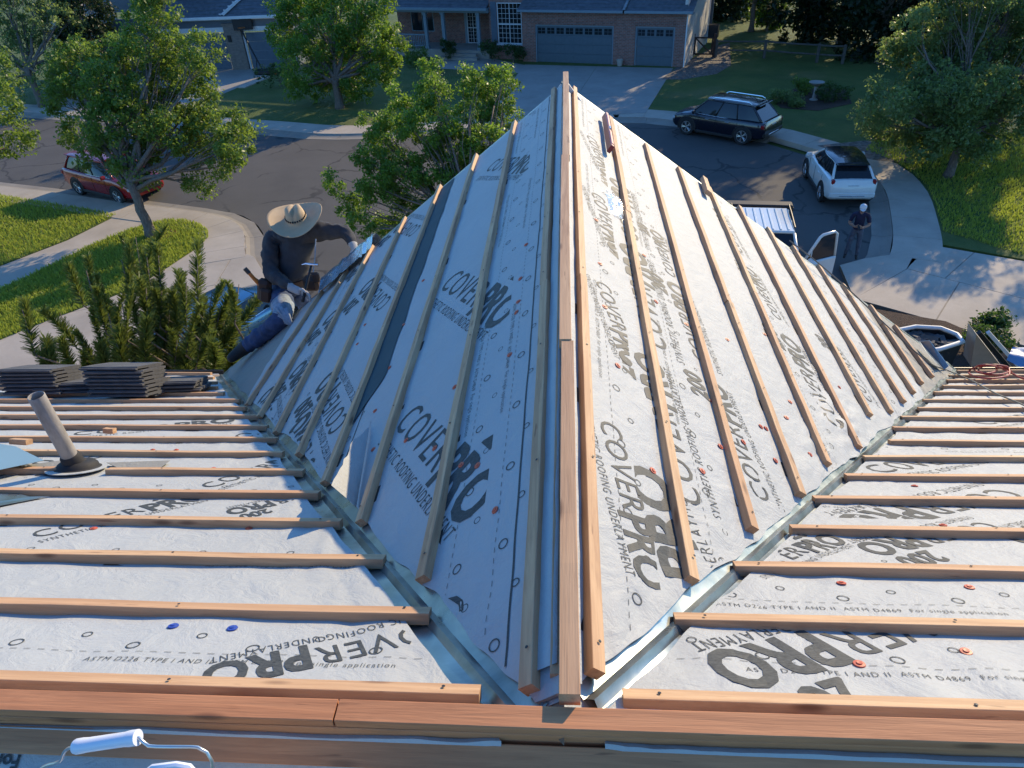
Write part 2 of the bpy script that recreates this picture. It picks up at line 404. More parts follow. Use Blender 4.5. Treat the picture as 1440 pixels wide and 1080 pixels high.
gr = MB().add([(-400, -300, GZ-.14), (400, -300, GZ-.14), (400, 600, GZ-.14), (-400, 600, GZ-.14)], [(0, 1, 2, 3)]).build('ground', M['lawn']); struct(gr)
near = W2([(-60, 40), (-32, 31.6), (-25.1, 29.5), (-21.2, 28.3), (-17.2, 26.9), (-13.1, 25.5), (-11.8, 24.6), (-10.9, 23.4), (-10.1, 21.4), (-8.2, 18.4), (-4.5, 16.3), (0, 15.6), (4, 16.2), (7, 17.9), (9.2, 20.8), (10.4, 24.1), (11.0, 26.6), (10.9, 28.6), (9.9, 30.4)])
far = W2([(8.6, 32.2), (5.2, 34.9), (2.4, 35.9), (-3, 35.0), (-10.9, 34.4), (-15.6, 35.7), (-23, 38.0), (-32.5, 41.0), (-60, 50)])
near_s = smooth_line([p.to_3d() for p in near], .7); far_s = smooth_line([p.to_3d() for p in far], .7)
road = sheet('road', near_s+far_s, GZ, M['asphalt'], .1); struct(road)

def offset(line, d):
    out = []
    for i, p in enumerate(line):
        t = (line[min(i+1, len(line)-1)]-line[max(i-1, 0)]).normalized(); out.append(p+Vector((-t.y, t.x, 0))*d)
    return out
def sweep(name, line, prof, mat, kind_slab=None, slab_len=1.6, gap=.014):
    """a kerb / pavement swept along a line; profile = (offset to the side, height); split into slabs that leave real joints"""
    root = bpy.data.objects.new(name, None); COL.objects.link(root); struct(root)
    # arc-length resample
    L = [0]
    for i in range(1, len(line)): L.append(L[-1]+(line[i]-line[i-1]).length)
    def pt(s):
        for i in range(1, len(L)):
            if s <= L[i] or i == len(L)-1:
                f = (s-L[i-1])/max(1e-6, L[i]-L[i-1]); t = (line[min(i+1, len(line)-1)]-line[max(i-2, 0)]).normalized()
                return line[i-1].lerp(line[i], f), Vector((-t.y, t.x, 0))
    s = 0
    while s < L[-1]-.2:
        e = min(L[-1], s+slab_len); rings = []
        for k in range(3):
            p, nrm = pt(s+gap/2+(e-s-gap)*k/2); rings.append([p+nrm*o+Vector((0, 0, GZ+h)) for o, h in prof]+[p+nrm*o+Vector((0, 0, GZ-.1)) for o, h in reversed(prof)])
        MB().loft(rings).build(kind_slab, mat, root); s = e
    return root
prof_g = [(.0, .012), (.32, .02), (.46, .05), (.6, .115)]
prof_w = [(.612, .12), (2.0, .13)]
sweep('gutter', [p for p in near_s if p.x > -36], [(-o, h) for o, h in prof_g], M['gutterc'], 'kerb_slab', 3.0)
sweep('sidewalk', [p for p in near_s if p.x > -36 and not (-9.6 < p.x < 8.5 and p.y < 21.5)], [(-o, h) for o, h in prof_w], M['concrete'], 'slab', 1.55) if False else None
nl = [p for p in near_s if -36 < p.x < -9.7 and p.y > 21]
nr = [p for p in near_s if p.x > 8.9 and p.y > 20.2]
sweep('sidewalk', nl, [(-o, h) for o, h in prof_w], M['concrete'], 'slab', 1.55)
fl = [p for p in far_s if p.x > -40]
sweep('sidewalk', nr+fl[:11], [(-o, h) for o, h in prof_w], M['concrete'], 'slab', 1.55)
sweep('sidewalk', fl[10:], [(-o, h) for o, h in prof_w], M['concrete'], 'slab', 1.55)
sweep('gutter', fl, [(-o, h) for o, h in prof_g], M['gutterc'], 'kerb_slab', 3.0)

LZ = GZ+.12
# far yards: everything beyond the far walk
edge = offset(nr[-14:]+far_s, -1.99)
edge = [p for p in edge if p.y > 22]
struct(sheet('lawn', [(60, 16), (60, 140), (-90, 140), (-90, 62)]+[(p.x, p.y) for p in reversed(edge)]+[(11.0, 21.6), (13.5, 20.1), (30, 12)], LZ, M['lawn'], .2))
# near-left lawns and paths
walk_in = [p for p in offset(nl, -1.99)]
struct(sheet('lawn', [(-60, 38)]+[(p.x, p.y) for p in walk_in if p.x < -17.3]+[(-17.25, 25.1), (-18.0, 22.7), (-19.2, 20.6), (-24, 13), (-60, 8)], LZ, M['lawn'], .2))
isl = smooth_line([v.to_3d() for v in W2([(-22.5, 11), (-18.3, 18.3), (-16.9, 21.8), (-16.0, 23.6), (-14.9, 24.5), (-13.5, 24.0), (-12.65, 22.8), (-12.9, 21.0), (-13.6, 18.9), (-15.2, 16.9), (-18.6, 12.4)])], .5, True)
struct(sheet('lawn', [(p.x, p.y) for p in isl], LZ, M['lawn'], .2))
struct(sheet('path', [(-24, 8), (-24.6, 12.5), (-19.1, 20.7), (-17.9, 22.8), (-17.2, 25.2), (-13, 24.4), (-11.6, 23.2), (-10.9, 21.9), (-14, 20), (-17, 14), (-20, 10)], LZ-.012, M['concrete'], .1))
drv = bpy.data.objects.new('driveway', None); COL.objects.link(drv); struct(drv)
for q in ([(-12.7, 23.6), (-12.05, 22.9), (-11.2, 21.6), (-10.9, 19.2), (-14.6, 17.6), (-13.4, 19.2), (-12.9, 21.0), (-12.6, 22.5)],
          [(-11.18, 21.6), (-10.4, 21.2), (-8.5, 18.2), (-7.6, 15.3), (-10.86, 16.6), (-10.88, 19.18)],
          [(-10.89, 19.17), (-10.87, 16.6), (-12.5, 10.0), (-20, 10.4), (-15.3, 16.9), (-14.62, 17.57)],
          [(-10.85, 16.57), (-7.6, 15.27), (-7.4, 10.0), (-12.48, 10.0)]):
    o = sheet('slab', q, LZ-.004, M['concrete'], .12); o.parent = drv
# drive on the right, in slabs, with the walk apron in front
drr = bpy.data.objects.new('driveway', None); COL.objects.link(drr); struct(drr)
A0, A1, A2, A3 = G(1293, 347).to_2d(), G(1440, 373).to_2d(), G(1200, 425).to_2d(), G(1440, 492).to_2d()
B0, B1 = G(1275, 383).to_2d(), G(1440, 426).to_2d()
o1 = G(1180, 378).to_2d(); far_r = A1+(A1-A0)*1.6
for q in ([A0, A0.lerp(A1, .52), B0.lerp(B1, .33), B0], [A0.lerp(A1, .53), far_r, B1+(B1-B0)*1.5, B0.lerp(B1, .34)],
          [B0+Vector((-.02, -.03)), B0.lerp(B1, .45)+Vector((0, -.03)), A2.lerp(A3, .5), A2], [B0.lerp(B1, .46)+Vector((0, -.03)), B1+(B1-B0)*1.5+Vector((0, -.03)), A3+(A3-A2)*1.2, A2.lerp(A3, .51)],
          [o1, Vector((8.95, 20.35)), Vector((10.95, 20.9)), A0+Vector((-.02, 0)), B0+Vector((-.03, .0)), A2]):
    o = sheet('slab', q, LZ+.002, M['concrete'], .12); o.parent = drr
o = sheet('slab_bed', [o1, Vector((8.95, 20.3)), A0, far_r, A3+(A3-A2)*1.1, A2], LZ-.012, M['gutterc'], .1); o.parent = drr
# drives and beds across the street
dc = bpy.data.objects.new('driveway', None); COL.objects.link(dc); struct(dc)
ga, gb = G(738, 91, LZ).to_2d(), G(947, 96, LZ).to_2d(); gc, gd = Vector((3.9, 37.0)), Vector((-4.2, 36.9))
for i in range(2):
    for j in range(3):
        f = lambda u, v: ga.lerp(gb, u).lerp(gd.lerp(gc, u), v)
        u0, u1, v0, v1 = i/2+.001, (i+1)/2-.001, j/3+.001, (j+1)/3-.001
        sheet('slab', [f(u0, v0), f(u1, v0), f(u1, v1), f(u0, v1)], LZ+.014, M['concrete_grey'], .05).parent = dc
o = sheet('path', [G(*p, LZ).to_2d() for p in [(610, 84), (690, 82), (740, 92), (735, 103), (612, 96)]], LZ+.01, M['concrete_grey'], .05); struct(o)
dl = sheet('driveway', [G(*p, LZ).to_2d() for p in [(255, 98), (398, 93), (352, 116), (220, 172), (40, 150)]], LZ+.012, M['concrete_grey'], .05); struct(dl)
o = sheet('lawn_kerb', [G(*p, LZ).to_2d() for p in [(374, 107), (380, 109), (345, 124), (335, 124)]], LZ+.06, M['concrete'], .08); struct(o)
struct(sheet('rock_bed', [G(*p, LZ).to_2d() for p in [(950, 96), (1004, 66), (1026, 60), (1028, 92), (1008, 104), (960, 112), (930, 112)]], LZ+.016, M['rock'], .04))
struct(sheet('rock_bed', [G(*p, LZ).to_2d() for p in [(1150, 205), (1215, 198), (1330, 205), (1310, 232), (1235, 226), (1175, 215)]], LZ+.012, M['rock'], .04))
struct(sheet('rock_bed', [G(*p, LZ).to_2d() for p in [(1215, 432), (1330, 452), (1440, 500), (1500, 560), (1200, 620), (1120, 470)]], LZ+.008, M['mulch'], .04))
struct(sheet('flower_bed', [G(*p, LZ).to_2d() for p in [(1085, 140), (1120, 124), (1190, 126), (1198, 146), (1150, 156), (1098, 152)]], LZ+.02, M['mulch'], .05))
struct(sheet('mulch_ring', [Vector((-14.55, 23.1))+Vector((math.cos(a)*.62, math.sin(a)*.5)) for a in [i*.39 for i in range(16)]], LZ+.03, M['mulch_red'], .06))
struct(sheet('planting_bed', [(-18.6, 10), (18, 10), (18, 3), (-18.6, 3)], LZ-.02, M['mulch'], .1))
# ================================================================== OUR HOUSE: the roof being re-laid
house = thing('house', 'house with its roof stripped to white underlayment and nailed timber battens', 'house', (0, 3, GZ), world_children=True)
TR, TL, TM = .7262, .7722, .5274
KR, KL = 1.09, 1.055
XR, ZR, YE = -.0185, -1.2206, 6.12                   # ridge x, ridge level, main eave
YFR, YFL = 6.05, 5.86                                # front rake of either slope
YFS = {'R': YFR, 'L': YFL}
nM = Vector((0, TM, 1)).normalized(); nR = Vector((TR, 0, 1)).normalized(); nL = Vector((-TL, 0, 1)).normalized(); nB = Vector((0, -TM, 1)).normalized()
kM, kR, kL = math.sqrt(1+TM*TM), math.sqrt(1+TR*TR), math.sqrt(1+TL*TL)
BH = .040                                          # batten top above the underlayment
def fM(a, s, h=0): return Vector((a, 0, -.9467))+Vector((0, 1, -TM))*(s/kM)+nM*(h-BH)
def fR(a, s, h=0): return Vector((XR*KR, a, ZR*KR))+Vector((1, 0, -TR))*(s/kR)+nR*(h-BH)
def fL(a, s, h=0): return Vector((XR*KL, a, ZR*KL))+Vector((-1, 0, -TL))*(s/kL)+nL*(h-BH)
YB, ZB = .735, -1.336
def fB(a, s, h=0): return Vector((a, YB, ZB))+Vector((0, -1, -TM))*(s/kM)+nB*(h-BH)
PL = {'M': (fM, nM, Vector((1, 0, 0)), Vector((0, 1, -TM)).normalized(), (0, 0, -.9467)),
      'R': (fR, nR, Vector((0, 1, 0)), Vector((1, 0, -TR)).normalized(), (XR*KR, 0, ZR*KR)),
      'L': (fL, nL, Vector((0, 1, 0)), Vector((-1, 0, -TL)).normalized(), (XR*KL, 0, ZR*KL)),
      'B': (fB, nB, Vector((1, 0, 0)), Vector((0, -1, -TM)).normalized(), (0, YB, ZB))}
def uv(pl, px, py, h=0.0):
    """where the sight line through a photograph point meets the slope (at height h over the underlayment): (a, s)"""
    f, n, e1, e2, o = PL[pl]; o = Vector(o)+n*(h-BH); P = onplane(px, py, n, o); q = P-o
    return q.dot(e1), q.dot(e2)
# valley: plan position where the two underlayment planes meet
VR0, VL0 = .7357, .6567
def yvR(s): return VR0+1.377*(s/kR-BH*TR/kR)
def yvL(s): return VL0+1.4642*(s/kL-BH*TL/kL)
def xvR(s): return XR*KR+(s/kM-BH*TM/kM-VR0)/1.377       # main slope, right side
def xvL(s): return XR*KL-(s/kM-BH*TM/kM-VL0)/1.4642
S0 = YB*kM

def gauss(a, s, a0, s0, ra, rs): return math.exp(-((a-a0)/ra)**2-((s-s0)/rs)**2)
bul = uv('L', 492, 655); crR1 = uv('R', 1190, 600); crR2 = uv('R', 1150, 640)
def wr(pl, a, s):
    """height of the loose sheet over the deck: soft waves, puckers along the nail lines, folds near the valleys"""
    o = {'M': 0, 'R': 31, 'L': 57, 'B': 83}[pl]
    w = .0035*mnoise.noise((a*2.1+o, s*3.3, .3))+.0032*mnoise.noise((a*6.5+o, s*5.0, 4.1))+.0035*max(0, .35-abs(mnoise.noise((a*2.6+s*1.3+o, s*3.0-a*.8, 8.8))))*2+.0007*mnoise.noise((a*10+o, s*11, 2))
    if pl == 'M':
        dv = min(abs(a-xvR(s)) if a > 0 else 9, abs(a-xvL(s)) if a < 0 else 9)
        w += .011*math.exp(-(dv/.4)**2)*abs(mnoise.noise((a*11+s*2.5, s*2.2, 7.7)))+.004*math.exp(-(dv/.2)**2)
        w += .006*gauss(a, s, .95, 1.02, .35, .16)*math.sin(a*31+s*9)
    if pl == 'R':
        dv = a-yvR(s)
        w += .010*math.exp(-(dv/.4)**2)*mnoise.noise((a*9+s*14, s*15-a*6, 1.7))
        w += .05*gauss(a, s, crR1[0], crR1[1], .42, .17)*abs(mnoise.noise((a*8, s*13, 3.3)))
        w += .03*gauss(a, s, crR2[0], crR2[1], .3, .2)*abs(mnoise.noise((a*11, s*9, 5.3)))
    if pl == 'L':
        dv = a-yvL(s)
        w += .008*math.exp(-(dv/.3)**2)*mnoise.noise((a*8+s*9, s*11, 9.7))
    return max(.0004, w+.0042)

def slope_sheet(name, pl, s0, s1, lift, amin, amax, parent, mat, na=90, ns=24, den=0):
    """one course of underlayment as a wavy sheet with a turned edge; amin/amax give its ends at each s"""
    f = PL[pl][0]; V = []; F = []
    ss = [s0+(s1-s0)*j/ns for j in range(ns+1)]
    for j, s in enumerate(ss):
        a0, a1 = amin(s), amax(s)
        for i in range(na+1):
            t = i/na; t = t**1.9 if den > 0 else (1-(1-t)**1.9 if den < 0 else t); a = a0+(a1-a0)*t; V.append(f(a, s, wr(pl, a, s)+lift))
    w = na+1
    for j in range(ns):
        for i in range(na): F.append((j*w+i, j*w+i+1, j*w+w+i+1, j*w+w+i))
    n0 = len(V)
    rim = [(0, i) for i in range(na+1)]+[(j, na) for j in range(1, ns+1)]+[(ns, i) for i in range(na-1, -1, -1)]+[(j, 0) for j in range(ns-1, 0, -1)]
    nrm = PL[pl][1]
    for j, i in rim: V.append(V[j*w+i]-nrm*(lift+.003))
    for k in range(len(rim)):
        k2 = (k+1) % len(rim); a = rim[k][0]*w+rim[k][1]; b = rim[k2][0]*w+rim[k2][1]; F.append((a, b, n0+k2, n0+k))
    me = bpy.data.meshes.new(name); me.from_pydata(V, [], F); me.materials.append(mat)
    bm = bmesh.new(); bm.from_mesh(me); bmesh.ops.recalc_face_normals(bm, faces=bm.faces); bm.to_mesh(me); bm.free()
    shade(me, 50); return link(name, me, parent)

def rag(seed, amp, f): return lambda s: amp*(mnoise.noise((s*f, seed, .5))+.5*mnoise.noise((s*f*3.1, seed, 7)))
r1, r2, r3, r4 = rag(1, .035, 4), rag(2, .035, 4), rag(3, .02, 3), rag(4, .02, 3)
gV = .085
amR = lambda s: max(.82, yvR(s)+gV*.75+r1(s)); amL = lambda s: max(.80, yvL(s)+gV+r2(s))
axR = lambda s: YFR-.012+.012*math.sin(s*9)
axL = lambda s: YFL-.012+.012*math.sin(s*9)
lim = {'R': (amR, axR), 'L': (amL, axL), 'MR': (lambda s: max(.07, xvR(s)+.05+r3(s)), lambda s: 9.6), 'ML': (lambda s: -9.6, lambda s: min(-.05, xvL(s)-.085-r4(s)))}
# bare deck boards below everything
sR, sL = (YFR-VR0)/1.377*kR, (YFL-VL0)/1.4642*kL
dk = MB()
dk.add([fR(.76, .02, -.006), fR(YFR, .02, -.006), fR(YFR, sR, -.006)], [(0, 1, 2)]).add([fL(.70, .02, -.006), fL(YFL, .02, -.006), fL(YFL, sL, -.006)], [(0, 1, 2)])
dk.add([fM(.02, S0, -.006), fM(9.6, S0, -.006), fM(9.6, YE*kM, -.006), fM(xvR(YE*kM), YE*kM, -.006)], [(0, 1, 2, 3)])
dk.add([fM(-.02, S0, -.006), fM(-9.6, S0, -.006), fM(-9.6, YE*kM, -.006), fM(xvL(YE*kM), YE*kM, -.006)], [(0, 1, 2, 3)])
dk.add([fB(-9.6, 0, -.006), fB(9.6, 0, -.006), fB(9.6, 6.2*kM, -.006), fB(-9.6, 6.2*kM, -.006)], [(0, 1, 2, 3)])
dk.build('roof_deck', M['plywood'], house, fix=False)

SHEETS = {}
def cover(tagk, pl, cuts, na, ns, mat=None):
    amin, amax = lim[tagk]; root = None; n = len(cuts)-1
    for k in range(n):
        s0, s1 = cuts[k], cuts[k+1]+(.05 if k < n-1 else 0)
        mt = mat[k] if mat else M['felt']
        o = slope_sheet('underlayment', pl, s0, s1, .0013*(n-k), amin, amax, house, mt, na, ns, {'MR': 1, 'ML': -1}.get(tagk, 0))
        SHEETS[(tagk, k)] = (o, .0013*(n-k), s0, s1)
cover('R', 'R', [.0, .30, 1.45, 2.62, 3.33, sR-.10], 150, 34, [M['felt']]*4+[M['felt_grey']])
cover('L', 'L', [.0, .30, 1.18, 2.16, 3.16, sL-.10], 150, 34, [M['felt']]*4+[M['felt_grey']])
cover('MR', 'M', [S0-.02, 1.30, 2.2, 3.2, 4.4, 5.9, YE*kM-.02], 220, 22, [M['felt']]*5+[M['felt_grey']])
cover('ML', 'M', [S0-.02, 1.42, 2.3, 3.3, 4.4, 5.9, YE*kM-.02], 220, 22)
lim['B'] = (lambda s: -9.6, lambda s: 9.6)
cover('B', 'B', [.0, 1.0, 2.1, 3.2, 4.4, 6.2*kM], 160, 16)

# strip of dark membrane left bare along the fourth batten of the shaded slope
def bare_strip():
    a0, a1 = uv('L', 478, 622)[0], YFL-.02; V = []; rows = 70
    for i in range(rows+1):
        a = a0+(a1-a0)*i/rows; k = min(1, .25+i/10); sb = uv('L', 617, 262)[1]+(uv('L', 453, 677)[1]-uv('L', 617, 262)[1])*(1-i/rows)
        for ds in (-.045, -.14, -.25-.02*mnoise.noise((a*3, 1, 1))):
            s = sb+ds*k; V.append(fL(a, s, wr('L', a, s)+.010))
    F = [(i*3+j, i*3+j+1, i*3+4+j, i*3+3+j) for i in range(rows) for j in range(2)]
    me = bpy.data.meshes.new('membrane_strip'); me.from_pydata(V, [], F); me.materials.append(M['membrane']); shade(me, True); link('membrane_strip', me, house)
bare_strip()
# corner of a sheet lifted off the valley: a thin creased flap that catches the sun
def flap():
    H0, H1, H2 = .015, .10, .17
    T, Bm = uv('L', 521, 592, H0), uv('L', 501, 713, H0); Tp, Lp = uv('L', 489, 632, H1), uv('L', 468, 684, H2); V = []; n = 14
    for i in range(n+1):
        for j in range(n+1):
            u, v = i/n, j/n; k = min(1, v*2) if v < .5 else v*2-1; p0, p1, h0, h1 = (T, Tp, H0, H1) if v < .5 else (Tp, Lp, H1, H2)
            fe = (p0[0]+(p1[0]-p0[0])*k, p0[1]+(p1[1]-p0[1])*k); he = h0+(h1-h0)*k
            a, s = [T[q]+(Bm[q]-T[q])*v+(fe[q]-T[q]-(Bm[q]-T[q])*v)*u for q in (0, 1)]
            h = H0+(he-H0)*u**1.2+.02*u*mnoise.noise((a*9, s*11, 6))-.010*abs(mnoise.noise((a*21+s*9, s*17, 2)))*u**.5
            V.append(fL(a, s, max(h, .012)))
    F = [(i*(n+1)+j, i*(n+1)+j+1, (i+1)*(n+1)+j+1, (i+1)*(n+1)+j) for i in range(n) for j in range(n)]
    me = bpy.data.meshes.new('loose_flap'); me.from_pydata(V, [], F); me.materials.append(M['felt']); shade(me, 25); link('loose_flap', me, house)
flap()

# ---------------------------------------------------------------- lettering printed on the sheets
TXT = {}
def text_tris(s, bold):
    if (s, bold) in TXT: return TXT[(s, bold)]
    cu = bpy.data.curves.new('t', 'FONT'); cu.body = s; cu.size = 1; cu.offset = {0: 0, 1: .034, 2: -.008}[bold]; cu.resolution_u = 3; cu.fill_mode = 'FRONT'
    cu.space_character = {0: 1.12, 1: 1.02, 2: 1.2}[bold]
    o = bpy.data.objects.new('t', cu); COL.objects.link(o); dg = bpy.context.evaluated_depsgraph_get(); me = bpy.data.meshes.new_from_object(o.evaluated_get(dg))
    v = [Vector(p.co) for p in me.vertices]; f = [tuple(p.vertices) for p in me.polygons]
    bpy.data.objects.remove(o); bpy.data.curves.remove(cu); bpy.data.meshes.remove(me)
    w = max(p.x for p in v) if v else 1; TXT[(s, bold)] = (v, f, w); return TXT[(s, bold)]
def place(bm, s, bold, size, org, ang, sx=1.0):
    """org in roll coordinates; returns width"""
    v, f, w = text_tris(s, bold); ca, sa = math.cos(ang), math.sin(ang)
    vs = [bm.verts.new((org[0]+(p.x*sx*ca-p.y*sa)*size, org[1]+(p.x*sx*sa+p.y*ca)*size, 0)) for p in v]
    for q in f:
        try: bm.faces.new([vs[i] for i in q])
        except ValueError: pass
    return w*size*sx
def ring(bm, c, r, w):
    n = 14; a = [bm.verts.new((c[0]+math.cos(2*math.pi*i/n)*r, c[1]+math.sin(2*math.pi*i/n)*r, 0)) for i in range(n)]
    b = [bm.verts.new((c[0]+math.cos(2*math.pi*i/n)*(r-w), c[1]+math.sin(2*math.pi*i/n)*(r-w), 0)) for i in range(n)]
    for i in range(n): bm.faces.new((a[i], a[(i+1) % n], b[(i+1) % n], b[i]))
def bar(bm, x0, y0, x1, y1):
    bm.faces.new([bm.verts.new(p) for p in ((x0, y0, 0), (x1, y0, 0), (x1, y1, 0), (x0, y1, 0))])
def logo(bm, o, ang, k=1.0):
    """COVER PRO 200 with the small line under it, running diagonally on the roll"""
    d = Vector((math.cos(ang), math.sin(ang))); u = Vector((-d.y, d.x)); o = Vector(o)
    w = place(bm, 'COVER', 0, .178*k, o, ang, .82)
    q = o+d*(w+.012*k)-u*.028*k
    w2 = place(bm, 'PRO', 1, .225*k, q, ang, .78)
    place(bm, '200', 1, .175*k, q+d*.10*k+u*.195*k, ang, .8)
    ring(bm, q+d*(w2+.02)+u*.2*k, .012*k, .003*k)
    place(bm, 'SYNTHETIC ROOFING UNDERLAYMENT', 2, .062*k, o-u*.085*k-d*.01, ang, (w+w2)/(.062*k*text_tris('SYNTHETIC ROOFING UNDERLAYMENT', 2)[2]))
def lines(bm, L, y0, rings=True):
    """edge print along a roll: nail rings, a dashed guide line and a row of small type"""
    x = 0
    while x < L:
        ring(bm, (x, y0), .017, .0035); ring(bm, (x+.15, y0+.052), .013, .003) if rings else None; x += .305
    x = 0
    while x < L: bar(bm, x, y0-.031, x+.018, y0-.0294); x += .036
    x = .1
    while x < L-1.1:
        place(bm, 'ASTM D226 TYPE I AND II  ASTM D4869  For single application', 2, .026, (x, y0-.075), 0, .9); x += 1.55
def finish(name, bm, pl, tagk, k, roll, clip=True):
    """cut the flat lettering finely, keep what lies on sheet k and lay it on the wavy sheet"""
    o, lift, s0, s1 = SHEETS[(tagk, k)]; f = PL[pl][0]
    # roll coords -> (a, s)
    for v in bm.verts:
        a, s = roll(v.co.x, v.co.y); v.co = (a, s, 0)
    def cut(no, co, outer):
        bmesh.ops.bisect_plane(bm, geom=bm.verts[:]+bm.edges[:]+bm.faces[:], plane_co=co, plane_no=no, clear_outer=outer, dist=1e-6)
    cut((0, -1, 0), (0, s0+.004, 0), True); cut((0, 1, 0), (0, s1-.004, 0), True)
    if pl in 'RL': cut((1, 0, 0), (YFS[pl]-.02, 0, 0), True)
    if not bm.verts: bm.free(); return
    aa = [v.co.x for v in bm.verts]; ss = [v.co.y for v in bm.verts]
    if clip:
        x = min(aa)
        while x < max(aa): cut((1, 0, 0), (x, 0, 0), False); x += .05
        x = min(ss)
        while x < max(ss): cut((0, 1, 0), (0, x, 0), False); x += .05
    amin, amax = lim[tagk]
    kill = [q for q in bm.faces if not all(amin(v.co.y)+.01 < v.co.x < amax(v.co.y)-.01 for v in q.verts)]
    bmesh.ops.delete(bm, geom=kill, context='FACES')
    for v in bm.verts:
        a, s = v.co.x, v.co.y; v.co = f(a, s, wr(pl, a, s)+lift+.0016)
    bmesh.ops.recalc_face_normals(bm, faces=bm.faces)
    me = bpy.data.meshes.new(name); bm.to_mesh(me); bm.free(); me.materials.append(M['ink'])
    if len(me.polygons): link(name, me, o)['kind'] = 'stuff'
AG = R(30); LW = .88; LOGO_CHECK = []
# gable slopes: the roll runs towards the main ridge (roll x = -y, roll up = +x of the world)
def logos(tagk, pl, k, roll, items, edge=None, inv=None):
    bm = bmesh.new()
    for (px, py, dirn, *fr) in items:
        a, s = uv(pl, px, py)
        if dirn > 2:                                 # baseline given by two photograph points
            a1, s1 = uv(pl, dirn, fr[0]); tr = {'R': lambda p, q: (YFR-p, q), 'L': lambda p, q: (YFL-p, -q), 'M': lambda p, q: (p, q)}[pl]
            P, Q = Vector(tr(a, s)), Vector(tr(a1, s1)); d = Q-P
            if len(fr) > 1 and fr[1] < 0: P = Q+d/fr[1]; d = Q-P; fr = fr[:1]
            logo(bm, P, math.atan2(d.y, d.x), d.length/LW/(fr[1] if len(fr) > 1 else 1)); continue
        if pl == 'R': x, y = YFR-a, s
        elif pl == 'L': x, y = YFL-a, -s
        else: x, y = a, s
        ang = AG if dirn > 0 else AG+math.pi; back = LW*(fr[0] if fr else 0)
        logo(bm, (x-back*math.cos(ang), y-back*math.sin(ang)), ang, inv or 1.0)
    for (L0, y0) in (edge or []):
        b2 = bmesh.new(); lines(b2, L0, 0); 
        mv = [bm.verts.new((v.co.x-(9 if pl == 'M' else 0), v.co.y+y0, 0)) for v in b2.verts]
        b2.verts.index_update()
        for q in b2.faces: bm.faces.new([mv[v.index] for v in q.verts])
        b2.free()
    if pl == 'R': rl = lambda x, y: (YFR-x, y)
    elif pl == 'L': rl = lambda x, y: (YFL-x, -y)
    else: rl = lambda x, y: (x, y)
    finish('printed_lettering', bm, pl, tagk, k, rl)
logos('L', 'L', 1, None, [(557, 603, 668, 738), (620, 408, 708, 460), (683, 243, 1), (735, 158, 1), (596, 880, 1)], [(5.2, -.38)], 1.1)
logos('L', 'L', 0, None, [], [(5.2, -.21)])
bm = bmesh.new(); bar(bm, .0, -.172, 5.0, -.166); finish('printed_line', bm, 'L', 'L', 0, lambda x, y: (YFL-x, -y))
bm = bmesh.new(); bar(bm, .0, -1.25, 4.8, -1.244); bar(bm, .0, -1.32, 4.8, -1.317); finish('printed_line', bm, 'L', 'L', 2, lambda x, y: (YFL-x, -y))
logos('L', 'L', 2, None, [(492, 590, -1), (553, 420, -1), (595, 318, -1), (444, 640, -1, .3)], [(5.2, -1.29)], 1.1)
logos('L', 'L', 3, None, [(440, 560, -1), (492, 470, -1), (545, 372, -1), (385, 590, -1, .2)], [(5.2, -2.32)], 1.1)
RL_ = [(838, 590, 905, 835), (834, 395, 880, 520), (828, 270, 862, 360), (822, 190, 850, 250)]
logos('R', 'R', 1, None, [(1000, 850, 912, 655, -.46), (948, 600, 917, 505, -.5), (915, 420, 897, 355, -.5), (886, 300, 876, 262, -.5)]+[(1083, 712, 1008, 540), (998, 520, 955, 405), (950, 395, 925, 330)], [(5.4, .62)], 1.1)
logos('R', 'R', 0, None, RL_, [(5.4, .26)], 1.1)
RB_ = [(1083, 712, 1008, 540), (998, 520, 955, 405), (950, 395, 925, 330), (925, 320, 905, 262)]
RC_ = [(1185, 612, 1112, 478), (1100, 455, 1055, 380), (1228, 570, 1168, 482), (1045, 360, 1012, 300)]
logos('R', 'R', 2, None, RB_+RC_, [(5.4, 1.6)], 1.1)
logos('R', 'R', 3, None, RC_, [(5.4, 2.7)], 1.0)
logos('MR', 'M', 0, None, [(1345, 848, 1135, 905, .62), (1560, 800, 1400, 850)], [(18, 1.17)])
logos('MR', 'M', 1, None, [(1060, 815, 1190, 764), (1380, 738, 1200, 775), (1560, 720, 1400, 760)], [(18, 1.5)])
logos('MR', 'M', 2, None, [(1400, 690, -1), (1330, 655, 1, .5)], [(18, 2.4)], 1.1)
logos('MR', 'M', 3, None, [(1390, 600, 1), (1500, 585, 1)], [(18, 3.4)], 1.1)
logos('ML', 'M', 0, None, [(640, 880, 275, 955), (225, 803, -80, 868)], [(18, 1.14)])
logos('ML', 'M', 1, None, [(52, 762, 300, 700), (-320, 762, -60, 700), (470, 690, 330, 720, .9)], [(18, 1.72)])
logos('ML', 'M', 2, None, [(300, 690, 450, 640), (150, 640, 20, 672), (-60, 690, 80, 650)], [(18, 2.5)])
logos('ML', 'M', 3, None, [(330, 620, 1), (100, 615, 1)], [(18, 3.5)], 1.1)
logos('B', 'B', 0, None, [], None)
bm = bmesh.new()
for x in (-2.6, -1.25, -.155, 1.1): place(bm, 'For single application. For high', 1, .036, (x, .0), 0, 1)
finish('printed_lettering', bm, 'B', 'B', 0, lambda x, y: (-x, .085+y*1.0))

